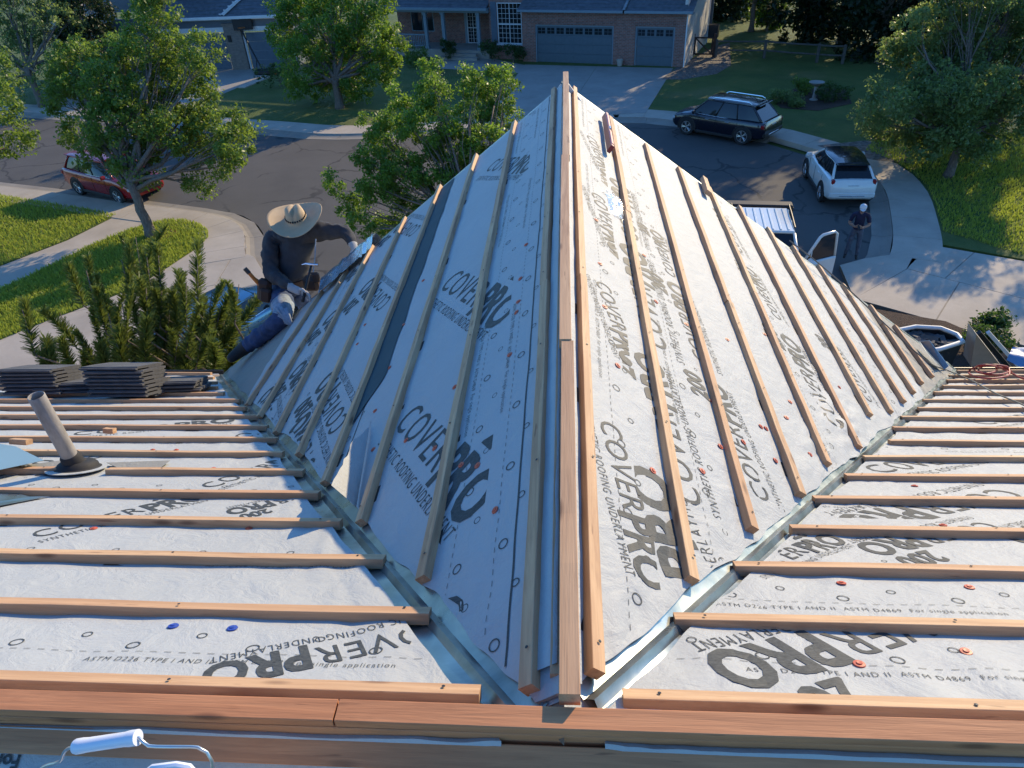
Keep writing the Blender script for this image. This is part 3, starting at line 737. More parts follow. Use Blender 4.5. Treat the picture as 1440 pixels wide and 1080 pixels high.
# ---------------------------------------------------------------- battens
def frame(P, ex, ez):
    ex = ex.normalized(); ez = (ez-ex*ez.dot(ex)).normalized(); ey = ez.cross(ex)
    m4 = Matrix((ex, ey, ez)).transposed().to_4x4(); m4.translation = P; return m4
def stick(name, P0, P1, nrm, w, t, mat, parent=house, nseg=8, bev=.0014):
    """a sawn batten: P0..P1 is the middle of its top face; ends square, arrises eased, slightly bowed"""
    L = (P1-P0).length; vs = []; rings = []
    bow = random.uniform(-.0025, .0025)*min(1, L/2.5); tw = random.uniform(-.02, .02)
    for i in range(nseg+1):
        x = -L/2+L*i/nseg; q = 1-(2*i/nseg-1)**2; dy = bow*q; dz = random.uniform(-.002, .002); a = tw*(i/nseg-.5)
        pr = [(-w/2+bev, 0), (w/2-bev, 0), (w/2, -bev), (w/2, -t+bev), (w/2-bev, -t), (-w/2+bev, -t), (-w/2, -t+bev), (-w/2, -bev)]
        rings.append([Vector((x, y*math.cos(a)-z*math.sin(a)+dy, z*math.cos(a)+y*math.sin(a)+dz)) for y, z in pr])
    b = MB().loft(rings)
    return b.build(name, mat, parent, M=frame((P0+P1)/2, P1-P0, nrm), fix=True)
BT = .033; ROWW = .041
spm = MB().bevbox((0, 0, 0), (.085, .062, .0085), .002).build('spacer', M['black']); spme = spm.data; bpy.data.objects.remove(spm)
def spacer(P, ex, n, parent=house):
    link('spacer', spme, parent, frame(P, ex, n))
nlm = MB().lathe([(.0, .0012), (.0035, .001), (.0042, 0)], n=8).build('nail_head', M['dark_steel']); nlme = nlm.data; bpy.data.objects.remove(nlm)
def nails(f, n, ex, p0, p1, h):
    """nail heads where a batten crosses a rafter (about every 60 cm)"""
    L = math.hypot(p1[0]-p0[0], p1[1]-p0[1]); k = int(L/.61)
    for i in range(k+1):
        t = (.08+i*.61)/L
        if t < 1:
            a, s = p0[0]+(p1[0]-p0[0])*t, p0[1]+(p1[1]-p0[1])*t; P = f(a+random.uniform(-.01, .01), s+random.uniform(-.01, .01), h+.0012)
            if depth(P) < 4.2: link('nail_head', nlme, house, frame(P, ex, n))
# main slope, rows across; left and right of the gable
rowS = [(.828+.318*i)*kM+ROWW/2 for i in range(17)]
for i, s in enumerate(rowS):
    w = ROWW*random.uniform(.94, 1.06)
    if i == 0: xl, xr = uv('M', 676, 965, BH)[0], uv('M', 876, 975, BH)[0]
    else: xl, xr = xvL(s)-random.uniform(.0, .05), xvR(s)+random.uniform(-.02, .04)
    if i in (9, 10): xr -= .0
    if i == 7: xr += .08
    if i >= 12: xl -= .1
    for side in (-1, 1):
        e0 = xl if side < 0 else xr; segs = []; x = e0; first = random.uniform(1.8, 4.2) if i else 9
        if side < 0 and i == 5:                     # cut round the vent pipe
            pa = uv('M', 112, 661, BH)[0]; segs = [(e0, pa+.115), (pa-.13, pa-.55), (pa-.58, -9.4)]
        else:
            while abs(x) < 9.3:
                x2 = x+side*first; x2 = max(-9.4, min(9.4, x2)); segs.append((x, x2)); x = x2+side*.003; first = random.uniform(2.4, 4.2)
        for (a0, a1) in segs:
            ds = random.uniform(-.004, .004); dh = random.uniform(-.002, .002)
            stick('batten', fM(a0, s+ds+random.uniform(-.003, .003), BH+dh), fM(a1, s+ds+random.uniform(-.003, .003), BH+dh), nM, w, BT, M['batten']); nails(fM, nM, Vector((1, 0, 0)), (a0, s), (a1, s), BH+.002)
        if i < 12:
            x = e0+side*.12
            while abs(x) < (1.6+.5*i):
                spacer(fM(x, s-.002, .0055), Vector((1, 0, 0)), nM); x += side*random.uniform(.36, .46)
# gable slopes: battens run out to the rake; near and far ends read off the photograph
RB = [(843,943),(978,812),(1062,742),(1130,693),(1166.7,650),(1210,627),(1226,581),(1255,577),(1273,563),(1287,550),(1298,537),(1313,528)]
RTP = [(809,122),(859,163),(910,203),(957,238),(993,240),(1037,283),(1077,312),(1115,343),(1152,371),(1187,399),(1226,429),(1261,459)]
LB = [(737,965),(590,812),(503,732),(453,677),(417,637.5),(385,607),(362,585),(345,568)]
LTP = [(778,123),(722,170),(668,217),(617,260),(570,300),(522,345),(487,388),(452,425)]
def rake_batten(pl, pb, pt, k):
    f, n, *_ = PL[pl]
    a0, s0 = uv(pl, *pb, BH); a1, s1 = uv(pl, *pt, BH)
    YF = YFS[pl]; a1 = min(max(a1, YF-.14), YF+.05) if k != 4 else YF-.02
    s1 = s0+(s1-s0)*.5 if abs(s1-s0) > .09 else s1
    w = .036*random.uniform(.95, 1.06)
    cutp = random.uniform(.35, .75); am = a0+(a1-a0)*cutp; sm = s0+(s1-s0)*cutp; j = random.uniform(-.006, .006)
    if k % 3 == 2: segs = [((a0, s0), (a1, s1))]
    else: segs = [((a0, s0), (am, sm)), ((am+.002, sm+j), (a1, s1+j*.5))]
    for p, q in segs: stick('batten', f(p[0], p[1], BH), f(q[0], q[1], BH+random.uniform(-.001, .003)), n, w, BT, M['batten']); nails(f, n, Vector((0, 1, 0)), p, q, BH+.003)
    x = a0+.15
    while x < a1-.1: spacer(f(x, s0+(s1-s0)*(x-a0)/(a1-a0)+.001, .0055), f(1, 0)-f(0, 0), n); x += random.uniform(.42, .6)
for k in range(12): rake_batten('R', RB[k], RTP[k], k)
for k in range(8): rake_batten('L', LB[k], LTP[k], k)
# a spare end of board standing between the fourth and fifth battens at the right rake
a0, s0 = uv('R', 997, 270, BH+.02); a1, s1 = uv('R', 982, 231, BH+.02)
stick('batten', fR(a0, s0, BH+.03), fR(min(a1, YFR+.02), s1, BH+.03), nR, .05, .038, M['batten'])
# ridge of the gable: nailer on edge under a flat ridge board in three lengths
zr = Vector((0, 0, 1)); zt = -1.282
def pz(px, py, z): return G(px, py, z)
q0 = pz(798, 977, zt); q1 = pz(795, 112, zt)
ys = [q0.y, 2.05, 4.0, YFR+.03]
for i in range(3):
    f0, f1 = (ys[i]-q0.y)/(q1.y-q0.y), (ys[i+1]-q0.y)/(q1.y-q0.y); dx = (.004, -.003, .002)[i]
    A, B = q0.lerp(q1, f0), q0.lerp(q1, f1); A.z = B.z = zt+(.0, .004, .0)[i]
    stick('ridge_board', A+Vector((dx, .0015, 0)), B+Vector((dx, -.0015, 0)), zr, .042, .038, M['batten'])
stick('ridge_nailer', Vector((XR, .84, zt-.04)), Vector((XR, YFR-.04, zt-.04)), zr, .036, .07, M['batten'])
# cap sheet lapped over the gable ridge
V = []; n = 90
for i in range(n+1):
    y = .86+(YFL-.88)*i/n
    for s, sd in ((.075, -1), (.045, -1), (.019, -1), (.019, 1), (.045, 1), (.075, 1)):
        f = fL if sd < 0 else fR; V.append(f(y, s, .021+.004*mnoise.noise((y*7, s*30*sd, 2))))
F = [(i*6+j, i*6+j+1, i*6+7+j, i*6+6+j) for i in range(n) for j in range(5)]
me = bpy.data.meshes.new('cap_sheet'); me.from_pydata(V, [], F); me.materials.append(M['felt']); shade(me, True); link('cap_sheet', me, house)
# main ridge: flat ridge board over a nailer, then the first rows of the near slope in shade
za = -1.305
def edge_line(px0, py0, px1, py1, z):
    A, B = pz(px0, py0, z), pz(px1, py1, z); d = (B-A).normalized(); return A-d*((A.x+7.5)/d.x), A+d*((7.5-A.x)/d.x)
Ab, Bb = edge_line(0, 968, 1440, 1013, za); Af, Bf = edge_line(0, 1000, 1440, 1045, za)
A, B = (Ab+Af)/2, (Bb+Bf)/2; wA = (Ab-Af).length*.5+(Bb-Bf).length*.5
cuts_ = [0, .47, .78, 1]
for i in range(3): stick('ridge_board', A.lerp(B, cuts_[i])+Vector((.002, 0, 0)), A.lerp(B, cuts_[i+1])-Vector((.002, 0, 0)), zr, wA, .022, M['board'], nseg=10)
nz_ = za-.024; A2_, B2_ = A+Vector((0, -.003, nz_-za)), B+Vector((0, -.003, nz_-za)); stick('ridge_nailer', A2_, B2_, zr, wA-.008, .038, M['board'], nseg=10)
x = -3.4
while x < 3.4:                                      # drain notch pads under the ridge nailer
    P = A.lerp(B, (x-A.x)/(B.x-A.x)); spacer(P+Vector((0, -.004, -.066)), Vector((1, 0, 0)), zr); x += random.uniform(.22, .5)
sC = uv('B', 720, 1067, BH)[1]
for j in range(5):
    s = sC+.335*j
    P0, P1 = fB(-8, s, BH), fB(8, s, BH)
    for c in range(3): stick('batten', P0.lerp(P1, c/3)+Vector((.002, 0, 0)), P0.lerp(P1, (c+1)/3)-Vector((.002, 0, 0)), nB, .05, BT, M['board'])
    x = -3
    while x < 3: spacer(fB(x, s-.016, .0065), Vector((1, 0, 0)), nB); x += random.uniform(.34, .5)

# ---------------------------------------------------------------- valley metal, rake and eave metal
def valley(pl1, fv):
    f = PL[pl1][0]; s1 = (sR if pl1 == 'R' else sL); prev = None
    NS = 7
    for k in range(NS):
        rings = []
        for i in range(7):
            s = .11+(s1+.05-.11)*(k+i/6)/NS; a = fv(s); jit = .004*mnoise.noise((s*5, 3, 9))
            C = f(a, s, .0)
            # directions away from the valley in each slope
            eg = (f(a+1, s)-f(a, s)).normalized(); d = (f(fv(s+.1), s+.1)-C).normalized()
            eg = (eg-d*eg.dot(d)).normalized()
            xm = (1 if pl1 == 'R' else -1); em = Vector((xm, 0, 0)); em = (em-d*em.dot(d)); em = (em-nM*em.dot(nM)).normalized()
            nn = PL[pl1][1]; up = (nn+nM).normalized(); h = .006+.002*k*0+(.0025 if i == 0 else 0)
            wd = min(.125, .03+.4*max(0, s-.06)); rings.append([C+eg*(wd+.02)+nn*.0005, C+eg*wd*.45+nn*.0015, C+eg*.022+nn*.006, C+up*.026+up*jit, C+em*.022+nM*.006, C+em*wd*.4+nM*.0015, C+em*wd+nM*.0005])
        MB().loft(rings, closed=False, caps=False).build('valley_flashing', M['galv'], house, smooth=28, fix=False)
valley('R', yvR); valley('L', yvL)
# membrane patch folded into the crotch where both valleys meet the ridge
for f, q in ((fM, [(-.32, S0+.02), (.38, S0+.02), (.38, 1.1), (-.32, 1.1)]), (fR, [(.79, -.01), (1.3, -.01), (1.3, .40), (.79, .2)]), (fL, [(.79, -.01), (1.3, -.01), (1.3, .40), (.79, .2)])):
    MB().add([f(a, s, -.003) for a, s in q], [(0, 1, 2, 3)]).build('valley_patch', M['felt'], house, fix=False)
# rake edge: fascia and drip metal
for pl in 'RL':
    f = PL[pl][0]; YF = YFS[pl]; sm = sR if pl == 'R' else sL; b = MB(); g = MB()
    YF = YFS[pl]; P = [f(YF+.012, s, h) for s, h in ((0, -.012), (sm+.05, -.012), (sm+.05, -.2), (0, -.2))]
    b.prism(P, (0, .022, 0)); b.build('fascia', M['trim'], house)
    g.loft([[f(YF+.0, s, .006), f(YF+.04, s, .008), f(YF+.042, s, -.04)] for s in [sm*i/20 for i in range(21)]], closed=False, caps=False)
    g.build('drip_edge', M['galv'], house, fix=False)
for x0, x1 in ((-9.6, xvL(YE*kM)-.02), (xvR(YE*kM)+.02, 9.6)):
    y0 = YE; e = fM(0, YE*kM, -.012)
    MB().bbox((x0, e.y+.004, e.z-.2), (x1, e.y+.028, e.z-.006)).build('fascia', M['trim'], house)
    gz = e.z-.03; prof = [(.03, 0), (.03, -.11), (.10, -.11), (.135, -.03), (.14, 0), (.132, 0), (.094, -.1), (.036, -.1)]
    MB().loft([[Vector((x, e.y+py, gz+pz_)) for py, pz_ in prof] for x in (x0, (x0+x1)/2, x1)]).build('gutter', M['dark_steel'], house)
# walls under the roof
wl = MB(); zE = fM(0, YE*kM, -.2).z
wl.bbox((-9.2, 5.2, GZ), (9.2, 5.35, zE)).bbox((-9.2, -5.4, GZ), (-9.05, 5.2, zE)).bbox((9.05, -5.4, GZ), (9.2, 5.2, zE)).bbox((-9.2, -5.55, GZ), (9.2, -5.4, zE))
wl.prism([(-3.3, 5.2, zE), (3.4, 5.2, zE), (0, 5.2, -1.62)], (0, .12, 0))
for x in (-9.12, 9.12): wl.prism([(x-.05, -5.3, zE), (x-.05, YE-.1, zE), (x-.05, YB, -1.5)], (.1, 0, 0))
wl.build('wall', M['siding_tan'], house)
sf = MB(); sf.bbox((-9.6, 5.36, zE+.0), (9.6, YE, zE+.012)); sf.build('soffit', M['trim'], house)

# ---------------------------------------------------------------- cap nails
capm = MB().lathe([(0, .0045), (.006, .005), (.007, .0028), (.0125, .0022), (.0135, 0)], n=14).build('cap_nail', M['cap_red'], smooth=40)
cme = capm.data; bpy.data.objects.remove(capm)
cb = cme.copy(); cb.materials[0] = M['cap_blue']
def cap(pl, px, py, me=cme, k=1.0):
    a, s = uv(pl, px, py, .01); f, n, e1, e2, o = PL[pl]; L = .018
    for (tk, kk), (ob, lift, s0, s1) in SHEETS.items():
        if tk[0] == pl and s0 <= s <= s1: L = lift
    o = link('cap_nail', me, house, frame(f(a, s, wr(pl, a, s)+L+.0015), e1, (n+Vector((random.uniform(-.2, .2), random.uniform(-.2, .2), 0))).normalized()) @ Matrix.Scale(k, 4))
for p in [(868,515),(987,663),(918,662),(1077,603),(1070,600),(1045,622),(1090,648),(1012,629),(1105,588),(1000,565),(843,372),(850,432),(922,425),(838,310),(1110,566),(965,456),(1138,640),(1022,478),(1180,545),(1075,470),(905,360),(940,330)]: cap('R', *p)
for p in [(730,425),(727,440),(697,718),(572,620),(612,631),(650,655),(528,578),(525,632),(718,500),(548,517),(568,457),(514,457),(503,484),(560,420),(733,393),(640,545),(672,655),(697,330),(741,345),(596,395)]: cap('L', *p, k=.95)
for p in [(1208,937),(1358,920),(1183,823),(1363,828),(1326,740),(1286,685)]: cap('M', *p, k=1.05)
for p in [(350,744),(300,660),(132,745),(215,633),(248,633)]: cap('M', *p)
for p in [(244,884),(327,887)]: cap('M', *p, cb, 1.05)

# ---------------------------------------------------------------- vent pipe with its boot
pa, ps = uv('M', 110, 660, .02); base = fM(pa, ps, .01)
axis = Vector((-.035, -.02, 1)).normalized(); top = base+axis*.47
vp = MB(); Mx = frame(base, Vector((1, 0, 0)), axis)
vp.lathe([(.036, -.15), (.0365, .05), (.037, .2), (.0365, .467), (.034, .47), (.031, .468), (.0305, .30), (.0, .29)], Mx, 20)
vpo = vp.build('vent_pipe', M['pipe'], house, smooth=40)
bt = MB().lathe([(.112, 0), (.112, .006), (.104, .013), (.094, .018), (.088, .034), (.074, .046), (.05, .052), (.03, .052)], frame(fM(pa, ps, .016), Vector((1, 0, 0)), nM), 28)
bt.lathe([(.062, .035), (.054, .05), (.047, .066), (.0455, .10), (.0375, .112), (.0365, .08)], frame(base, Vector((1, 0, 0)), axis), 24)
bto = bt.build('pipe_boot', M['rubber'], vpo, smooth=35)
fl_ = MB(); c0 = [(math.cos(t)*.135, math.sin(t)*.13) for t in [i*math.pi/12 for i in range(24)]]
fl_.prism([fM(pa+x, ps+y-.01, .026) for x, y in c0], nM*.003); fl_.build('boot_flange', M['felt'], vpo)
pt = MB(); pts = [uv('M', x, y, .03) for x, y in ((172, 656), (240, 651), (222, 659), (178, 664))]
for A_ in ([(150, 652), (239, 649), (226, 659), (165, 659)], [(40, 655), (92, 648), (80, 658), (50, 660)]):
    pt.prism([fM(*uv('M', x, y, .02), .024) for x, y in A_], nM*.002)
pt.build('patch_sheet', M['felt_grey'], house)
# ================================================================== loose things on the roof
# bent sheets of metal lying at the left edge
def metal_sheet(label, poly, mat, pl='M', h=.055, lift=()):
    P = [fM(*uv('M', x, y, h), h+d) for (x, y), d in zip(poly, lift or [0]*len(poly))]
    b = MB().prism(P, nM*.0015); o = b.build('flashing_sheet', mat, None); return tag(o, label, 'metal sheet')
m = NM('pale blue coated sheet'); M['blue_sheet'] = m.set(Base_Color=(.36, .52, .62), Metallic=.6, Roughness=.35)
metal_sheet('pale blue flat metal sheet lying across battens left of the vent pipe', [(-120, 612), (22, 633), (62, 650), (-20, 668), (-140, 668)], M['blue_sheet'], h=.05, lift=(.03, .02, .008, .01, .02))
metal_sheet('bright offcut of metal sheet low at the left edge of the roof', [(-90, 700), (8, 692), (42, 702), (70, 700), (-10, 716), (-90, 724)], M['galv'], h=.012, lift=(.02, .012, .01, .006, .008, .012))
# short offcuts of batten
for (x0, y0, x1, y1, lab) in ((147, 603, 161, 603, 'short pale timber offcut lying on the battens right of the vent pipe'), (17, 617, 41, 619, 'short pale timber offcut lying on a batten left of the vent pipe')):
    A, B = uv('M', x0, y0, BH+.03), uv('M', x1, y1, BH+.03)
    o = stick('timber_offcut', fM(*A, BH+.034), fM(*B, BH+.034), nM, .04, .03, M['batten'], None, 2); tag(o, lab, 'offcut')

# stacks of flat concrete roof tiles
def tile_mesh(seed):
    r = random.Random(seed); L, Wd, t = .48, .40, .028; b = MB()
    def ring(x): 
        e = .004; j = lambda: r.uniform(-.0012, .0012)
        return [Vector((x, y, z+j())) for y, z in ((-Wd/2, .006), (-Wd/2+.03, 0), (-Wd/2+.033, .009), (-.02, .009), (-.018, 0), (Wd/2-.035, 0), (Wd/2-.03, .008), (Wd/2, .008), (Wd/2, t-e), (Wd/2-e, t), (0, t+.001), (-Wd/2+.03, t), (-Wd/2+.026, t-.008), (-Wd/2, t-.009))]
    b.loft([ring(-L/2), ring(-L/2+.004), ring(0), ring(L/2-.03), ring(L/2)])
    b.box((L/2-.02, 0, -.006), (.02, .1, .012))
    o = b.build('roof_tile', M['tile']); me = o.data; bpy.data.objects.remove(o); return me
tms = [tile_mesh(i) for i in range(3)]
def stack(px, py, n, yaw, slide, where, group, jit=.012, thick=.0305, extra=()):
    """n tiles piled on the battens at the photograph point px,py (foot of the pile)"""
    a, s = uv('M', px, py, BH); 
    order = ['lowest tile', 'second tile up', 'third tile up', 'fourth tile up', 'fifth tile up', 'sixth tile up', 'seventh tile up', 'eighth tile up', 'ninth tile up']
    for i in range(n):
        k = n-1-i
        dx, dy = slide[0]*k, slide[1]*k
        P = fM(a+dx+random.uniform(-jit, jit), s+dy+random.uniform(-jit, jit), BH+.004+thick*i)
        yy = yaw+random.uniform(-.05, .05); ex = Vector((math.cos(yy), 0, 0))+Vector((0, 1, -TM)).normalized()*math.sin(yy)
        tilt = (nM+Vector((.02*k, 0, 0))).normalized()
        pos = 'topmost tile' if i == n-1 else order[i]
        o = link('roof_tile', tms[i % 3], None, frame(P, ex, tilt)); tag(o, f'{pos} of {where}', 'roof tile', group)
stack(58, 551, 7, .06, (.008, .0), 'the dark stack at the left edge, behind the vent pipe', 'tiles stacked left of the vent pipe')
stack(52, 546, 3, .10, (.02, .004), 'the upper half of the left edge stack', 'tiles stacked left of the vent pipe') if False else None
stack(176, 554, 8, .03, (.012, -.002), 'the tall dark stack in the middle of the left eave', 'tiles in the tall stack')
stack(243, 548, 3, .22, (.012, .0), 'the low stack nearest the kneeling worker', 'tiles in the low stack')
stack(104, 550, 3, .30, (.01, .0), 'the low leaning pile between two taller stacks', 'tiles leaning between the stacks')

# spirit level and a scrap of clear film on the sunlit slope
lv = thing('spirit_level', 'small red spirit level lying against a batten near the gable peak', 'spirit level', fR(*uv('R', 856, 185, BH+.02), BH-.01), world_children=True)
a0, s0 = uv('R', 861, 211, BH+.02); a1, s1 = uv('R', 853, 163, BH+.02); h0 = .012
P0, P1 = fR(a0, s0-.012, h0+.045), fR(a1, s1-.012, h0+.045); fr = frame((P0+P1)/2, P1-P0, nR); Ls = (P1-P0).length
MB().bevbox((0, 0, 0), (Ls, .028, .055), .004).build('body', M['level_red'], lv, M=fr)
for q in (-.27, .22): MB().bevbox((Ls*q, 0, .028), (Ls*.36, .02, .006), .002).build('face_panel', M['level_pink'], lv, M=fr)
MB().tube([(-.03, 0, .03), (.03, 0, .03)], .007, 8).build('vial', M['lamp_clear'], lv, M=fr)
V = []; F = []; a, s = uv('R', 868, 286, .03); nn = 9
for i in range(nn):
    for j in range(nn):
        u, v = i/(nn-1)-.5, j/(nn-1)-.5; k = 1+.25*mnoise.noise((i*.9, j*.8, 1)); r = max(0, 1-(u*u+v*v)*3.2)
        V.append(fR(a+u*.34*k, s+v*.12*k, .014+.035*r*(.6+mnoise.noise((i*.7, j*.9, 4)))))
for i in range(nn-1):
    for j in range(nn-1): F.append((i*nn+j, i*nn+nn+j, i*nn+nn+j+1, i*nn+j+1))
me = bpy.data.meshes.new('plastic_film'); me.from_pydata(V, [], F); me.materials.append(M['film']); shade(me, True)
tag(link('plastic_film', me), 'crumpled scrap of clear plastic film beside a batten on the sunlit slope', 'plastic film')

# bucket on the near slope, only its bail and grip in view
bc = at(170, 1222, 1.06); bk = thing('bucket', 'pail on the near slope, its wire handle and white grip sticking up', 'bucket', (bc.x, bc.y, bc.z-.36), world_children=True)
Mq = Matrix.Translation(bc)
MB().lathe([(.0, -.36), (.115, -.36), (.118, -.355), (.138, -.06), (.146, -.06), (.146, -.045), (.139, -.045), (.141, -.004), (.147, 0), (.143, .003), (.136, -.003), (.112, -.345), (0, -.35)], Mq, 36).build('shell', M['white_plastic'], bk, smooth=35)
hw = [at(px, py, d) for px, py, d in ((40, 1098, 1.06), (62, 1078, 1.05), (84, 1071, 1.035), (90, 1058, 1.02), (97, 1052, 1.01), (106, 1050, 1.0), (194, 1037, .985), (201, 1043, .985), (209, 1049, .985), (236, 1050, .982), (278, 1051, .98), (291, 1058, .98), (298, 1070, .985), (299, 1095, .99))]
hs = smooth_line(hw, .01); MB().tube(hs, .0024, 8).build('wire_bail', M['steel_wire'], bk, smooth=True)
g0, g1 = hw[5], hw[6]; d = (g1-g0).normalized()
MB().lathe([(.0, 0), (.0095, .0), (.0105, .003), (.0105, .012), (.0098, .02), (.0098, (g1-g0).length-.02), (.0108, (g1-g0).length-.012), (.0108, (g1-g0).length), (0, (g1-g0).length)], frame(g0, d.orthogonal(), d), 18).build('grip', M['white_plastic'], bk, smooth=40)
# white-rimmed tray beside it
tr_ = smooth_line([at(px, py, .93) for px, py in ((200, 1092), (215, 1080), (248, 1076), (266, 1079), (276, 1090), (270, 1110), (215, 1110))], .02, True)
MB().tube(tr_+[tr_[0]], .005, 8).prism([p-Vector((0, 0, .012)) for p in tr_], (0, 0, .004)).build('tray', M['white_plastic'], None, smooth=40)
tag(bpy.data.objects['tray'], 'white rounded plastic tray rim beside the pail in the lower left', 'tray')

# air hose and safety rope at the right eave
hp = []
def hz(px, py, h): return fM(*uv('M', px, py, h), h)
for i in range(3):
    cx, cy, rx, ry = (1392, 523, 30, 9) if i == 0 else ((1398, 520, 22, 7) if i == 1 else (1386, 519, 16, 6))
    for k in range(14):
        t = 2*math.pi*k/14+i*.4; hp.append(hz(cx+rx*math.cos(t), cy-ry*math.sin(t), .07+.07*max(0, math.sin(t))+.015*i))
hp += [hz(1410, 519, .08), hz(1425, 526, .06), hz(1442, 533, .06), hz(1490, 540, .06), hz(1560, 560, .06)]
o = MB().tube(smooth_line(hp, .03), .0085, 8).build('air_hose', M['hose_red'], None, smooth=True); tag(o, 'coiled red air hose lying on the battens at the right eave', 'hose')
hp = [fR(*uv('R', 1110, 338, .06), .06), fR(*uv('R', 1152, 371, .075), .075), fR(*uv('R', 1200, 413, .06), .06), fR(*uv('R', 1245, 456, .055), .055), fR(*uv('R', 1282, 490, .05), .05), fR(*uv('R', 1310, 512, .06), .06)]
hp += [hz(1333, 521, .06), hz(1362, 533, .055), hz(1400, 553, .052), hz(1440, 570, .052), hz(1520, 610, .052)]
o = MB().tube(smooth_line(hp, .05), .006, 7).build('safety_rope', M['rope'], None, smooth=True); tag(o, 'grey rope running down the right rake and over the eave battens', 'rope')
# bent valley offcut standing at the right eave corner
P = [at(px, py, d) for px, py, d in ((1293, 480, 6.6), (1307, 479, 6.55), (1334, 515, 6.5), (1328, 520, 6.5))]
b = MB().prism(P, (.004, .004, .0)); q = [P[0], P[3], at(1318, 512, 6.35), at(1302, 494, 6.45)]; b.prism(q, (.003, .003, 0)); o = b.build('flashing_sheet', M['galv'], None)
tag(o, 'bent shiny metal flashing offcut standing at the right eave corner', 'metal sheet')

# foil sheet turned over the left rake, in the worker's hands
V = []; F = []; n = 26
ed = [(515, 356), (505, 366), (492, 381), (478, 394), (462, 412), (448, 424), (433, 437), (424, 446)]
for i in range(n):
    t = i/(n-1)*(len(ed)-1); k = min(int(t), len(ed)-2); f = t-k
    px, py = ed[k][0]+(ed[k+1][0]-ed[k][0])*f, ed[k][1]+(ed[k+1][1]-ed[k][1])*f
    a, s = uv('L', px, py, .07)
    for j, (da, h) in enumerate(((-.22, .055), (-.12, .07), (-.05, .09), (.0, .10), (.045, .075), (.06, .02), (.06, -.08))):
        V.append(fL(YFL+da+.012*mnoise.noise((i*.8, j*.9, 2)), s, h+.016*mnoise.noise((i*.9, j*1.3, 5))))
for i in range(n-1):
    for j in range(6): F.append((i*7+j, i*7+j+1, i*7+8+j, i*7+7+j))
me = bpy.data.meshes.new('foil_sheet'); me.from_pydata(V, [], F); me.materials.append(M['foil']); shade(me, True)
tag(link('foil_sheet', me), 'crinkled blue silver foil sheet turned over the left rake below the worker', 'foil sheet')
# ================================================================== houses across the street
def rect_wall(b, x0, x1, z0, z1, holes, y0, y1, mi=0):
    """wall in local x-z with rectangular openings, from y0 (front) to y1"""
    xs = sorted({x0, x1, *[h[0] for h in holes], *[h[1] for h in holes]})
    for a, c in zip(xs, xs[1:]):
        zs = [(z0, z1)]
        for h in holes:
            if h[0] <= a+1e-6 and h[1] >= c-1e-6:
                nz = []
                for p, q in zs:
                    if h[2] > p: nz.append((p, min(q, h[2])))
                    if h[3] < q: nz.append((max(p, h[3]), q))
                zs = nz
        for p, q in zs:
            if q-p > 1e-4: b.bbox((a, y0, p), (c, y1, q), mi)
def garage_door(par, x0, x1, zt, mat, wins=True, y=.12):
    d = MB(); n = 4
    for r in range(n):
        z0, z1 = zt*r/n+.004, zt*(r+1)/n-.006; d.bbox((x0+.01, y, z0), (x1-.01, y+.05, z1))
        k = max(2, round((x1-x0)/.61))
        if r < 3 or not wins:
            for i in range(k):
                a, c = x0+.01+(x1-x0-.02)*i/k+.05, x0+.01+(x1-x0-.02)*(i+1)/k-.05; d.bbox((a, y-.012, z0+.07), (c, y, z1-.07))
    o = d.build('garage_door', mat, par)
    if wins:
        k = max(2, round((x1-x0)/.61)); w = (x1-x0)/k
        for i in range(k):
            a, c = x0+w*i+.07, x0+w*(i+1)-.07; z0, z1 = zt*.79, zt*.95
            g = MB().bbox((a, y-.006, z0), (c, y+.002, z1)).build('window', M['glass'], o)
            mun = MB().bbox(((a+c)/2-.012, y-.014, z0), ((a+c)/2+.012, y-.006, z1)).bbox((a, y-.014, (z0+z1)/2-.01), (c, y-.0065, (z0+z1)/2+.01))
            mun.build('muntin', mat, o)
    return o
def sash_window(par, x0, x1, z0, z1, y, cols, rows, frame_m, split=None, name='window'):
    f = MB(); t = .05
    f.bbox((x0, y-.03, z0), (x0+t, y+.05, z1)).bbox((x1-t, y-.03, z0), (x1, y+.05, z1)).bbox((x0+t, y-.03, z1-t), (x1-t, y+.05, z1)).bbox((x0+t, y-.03, z0), (x1-t, y+.05, z0+t))
    f.bbox(((x0+x1)/2-.02, y-.025, z0+t), ((x0+x1)/2+.02, y+.04, z1-t))
    if split: f.bbox((x0+t, y-.024, split-.03), (x1-t, y+.04, split+.03))
    o = f.build(name, frame_m, par)
    MB().bbox((x0+t, y+.012, z0+t), (x1-t, y+.022, z1-t)).build('pane', M['glass'], o)
    m_ = MB()
    for i in range(1, cols):
        x = x0+t+(x1-x0-2*t)*i/cols; m_.bbox((x-.009, y+.002, z0+t), (x+.009, y+.011, z1-t))
    for j in range(1, rows):
        z = z0+t+(z1-z0-2*t)*j/rows; m_.bbox((x0+t, y+.0015, z-.009), (x1-t, y+.0105, z+.009))
    m_.build('muntin', frame_m, o); return o
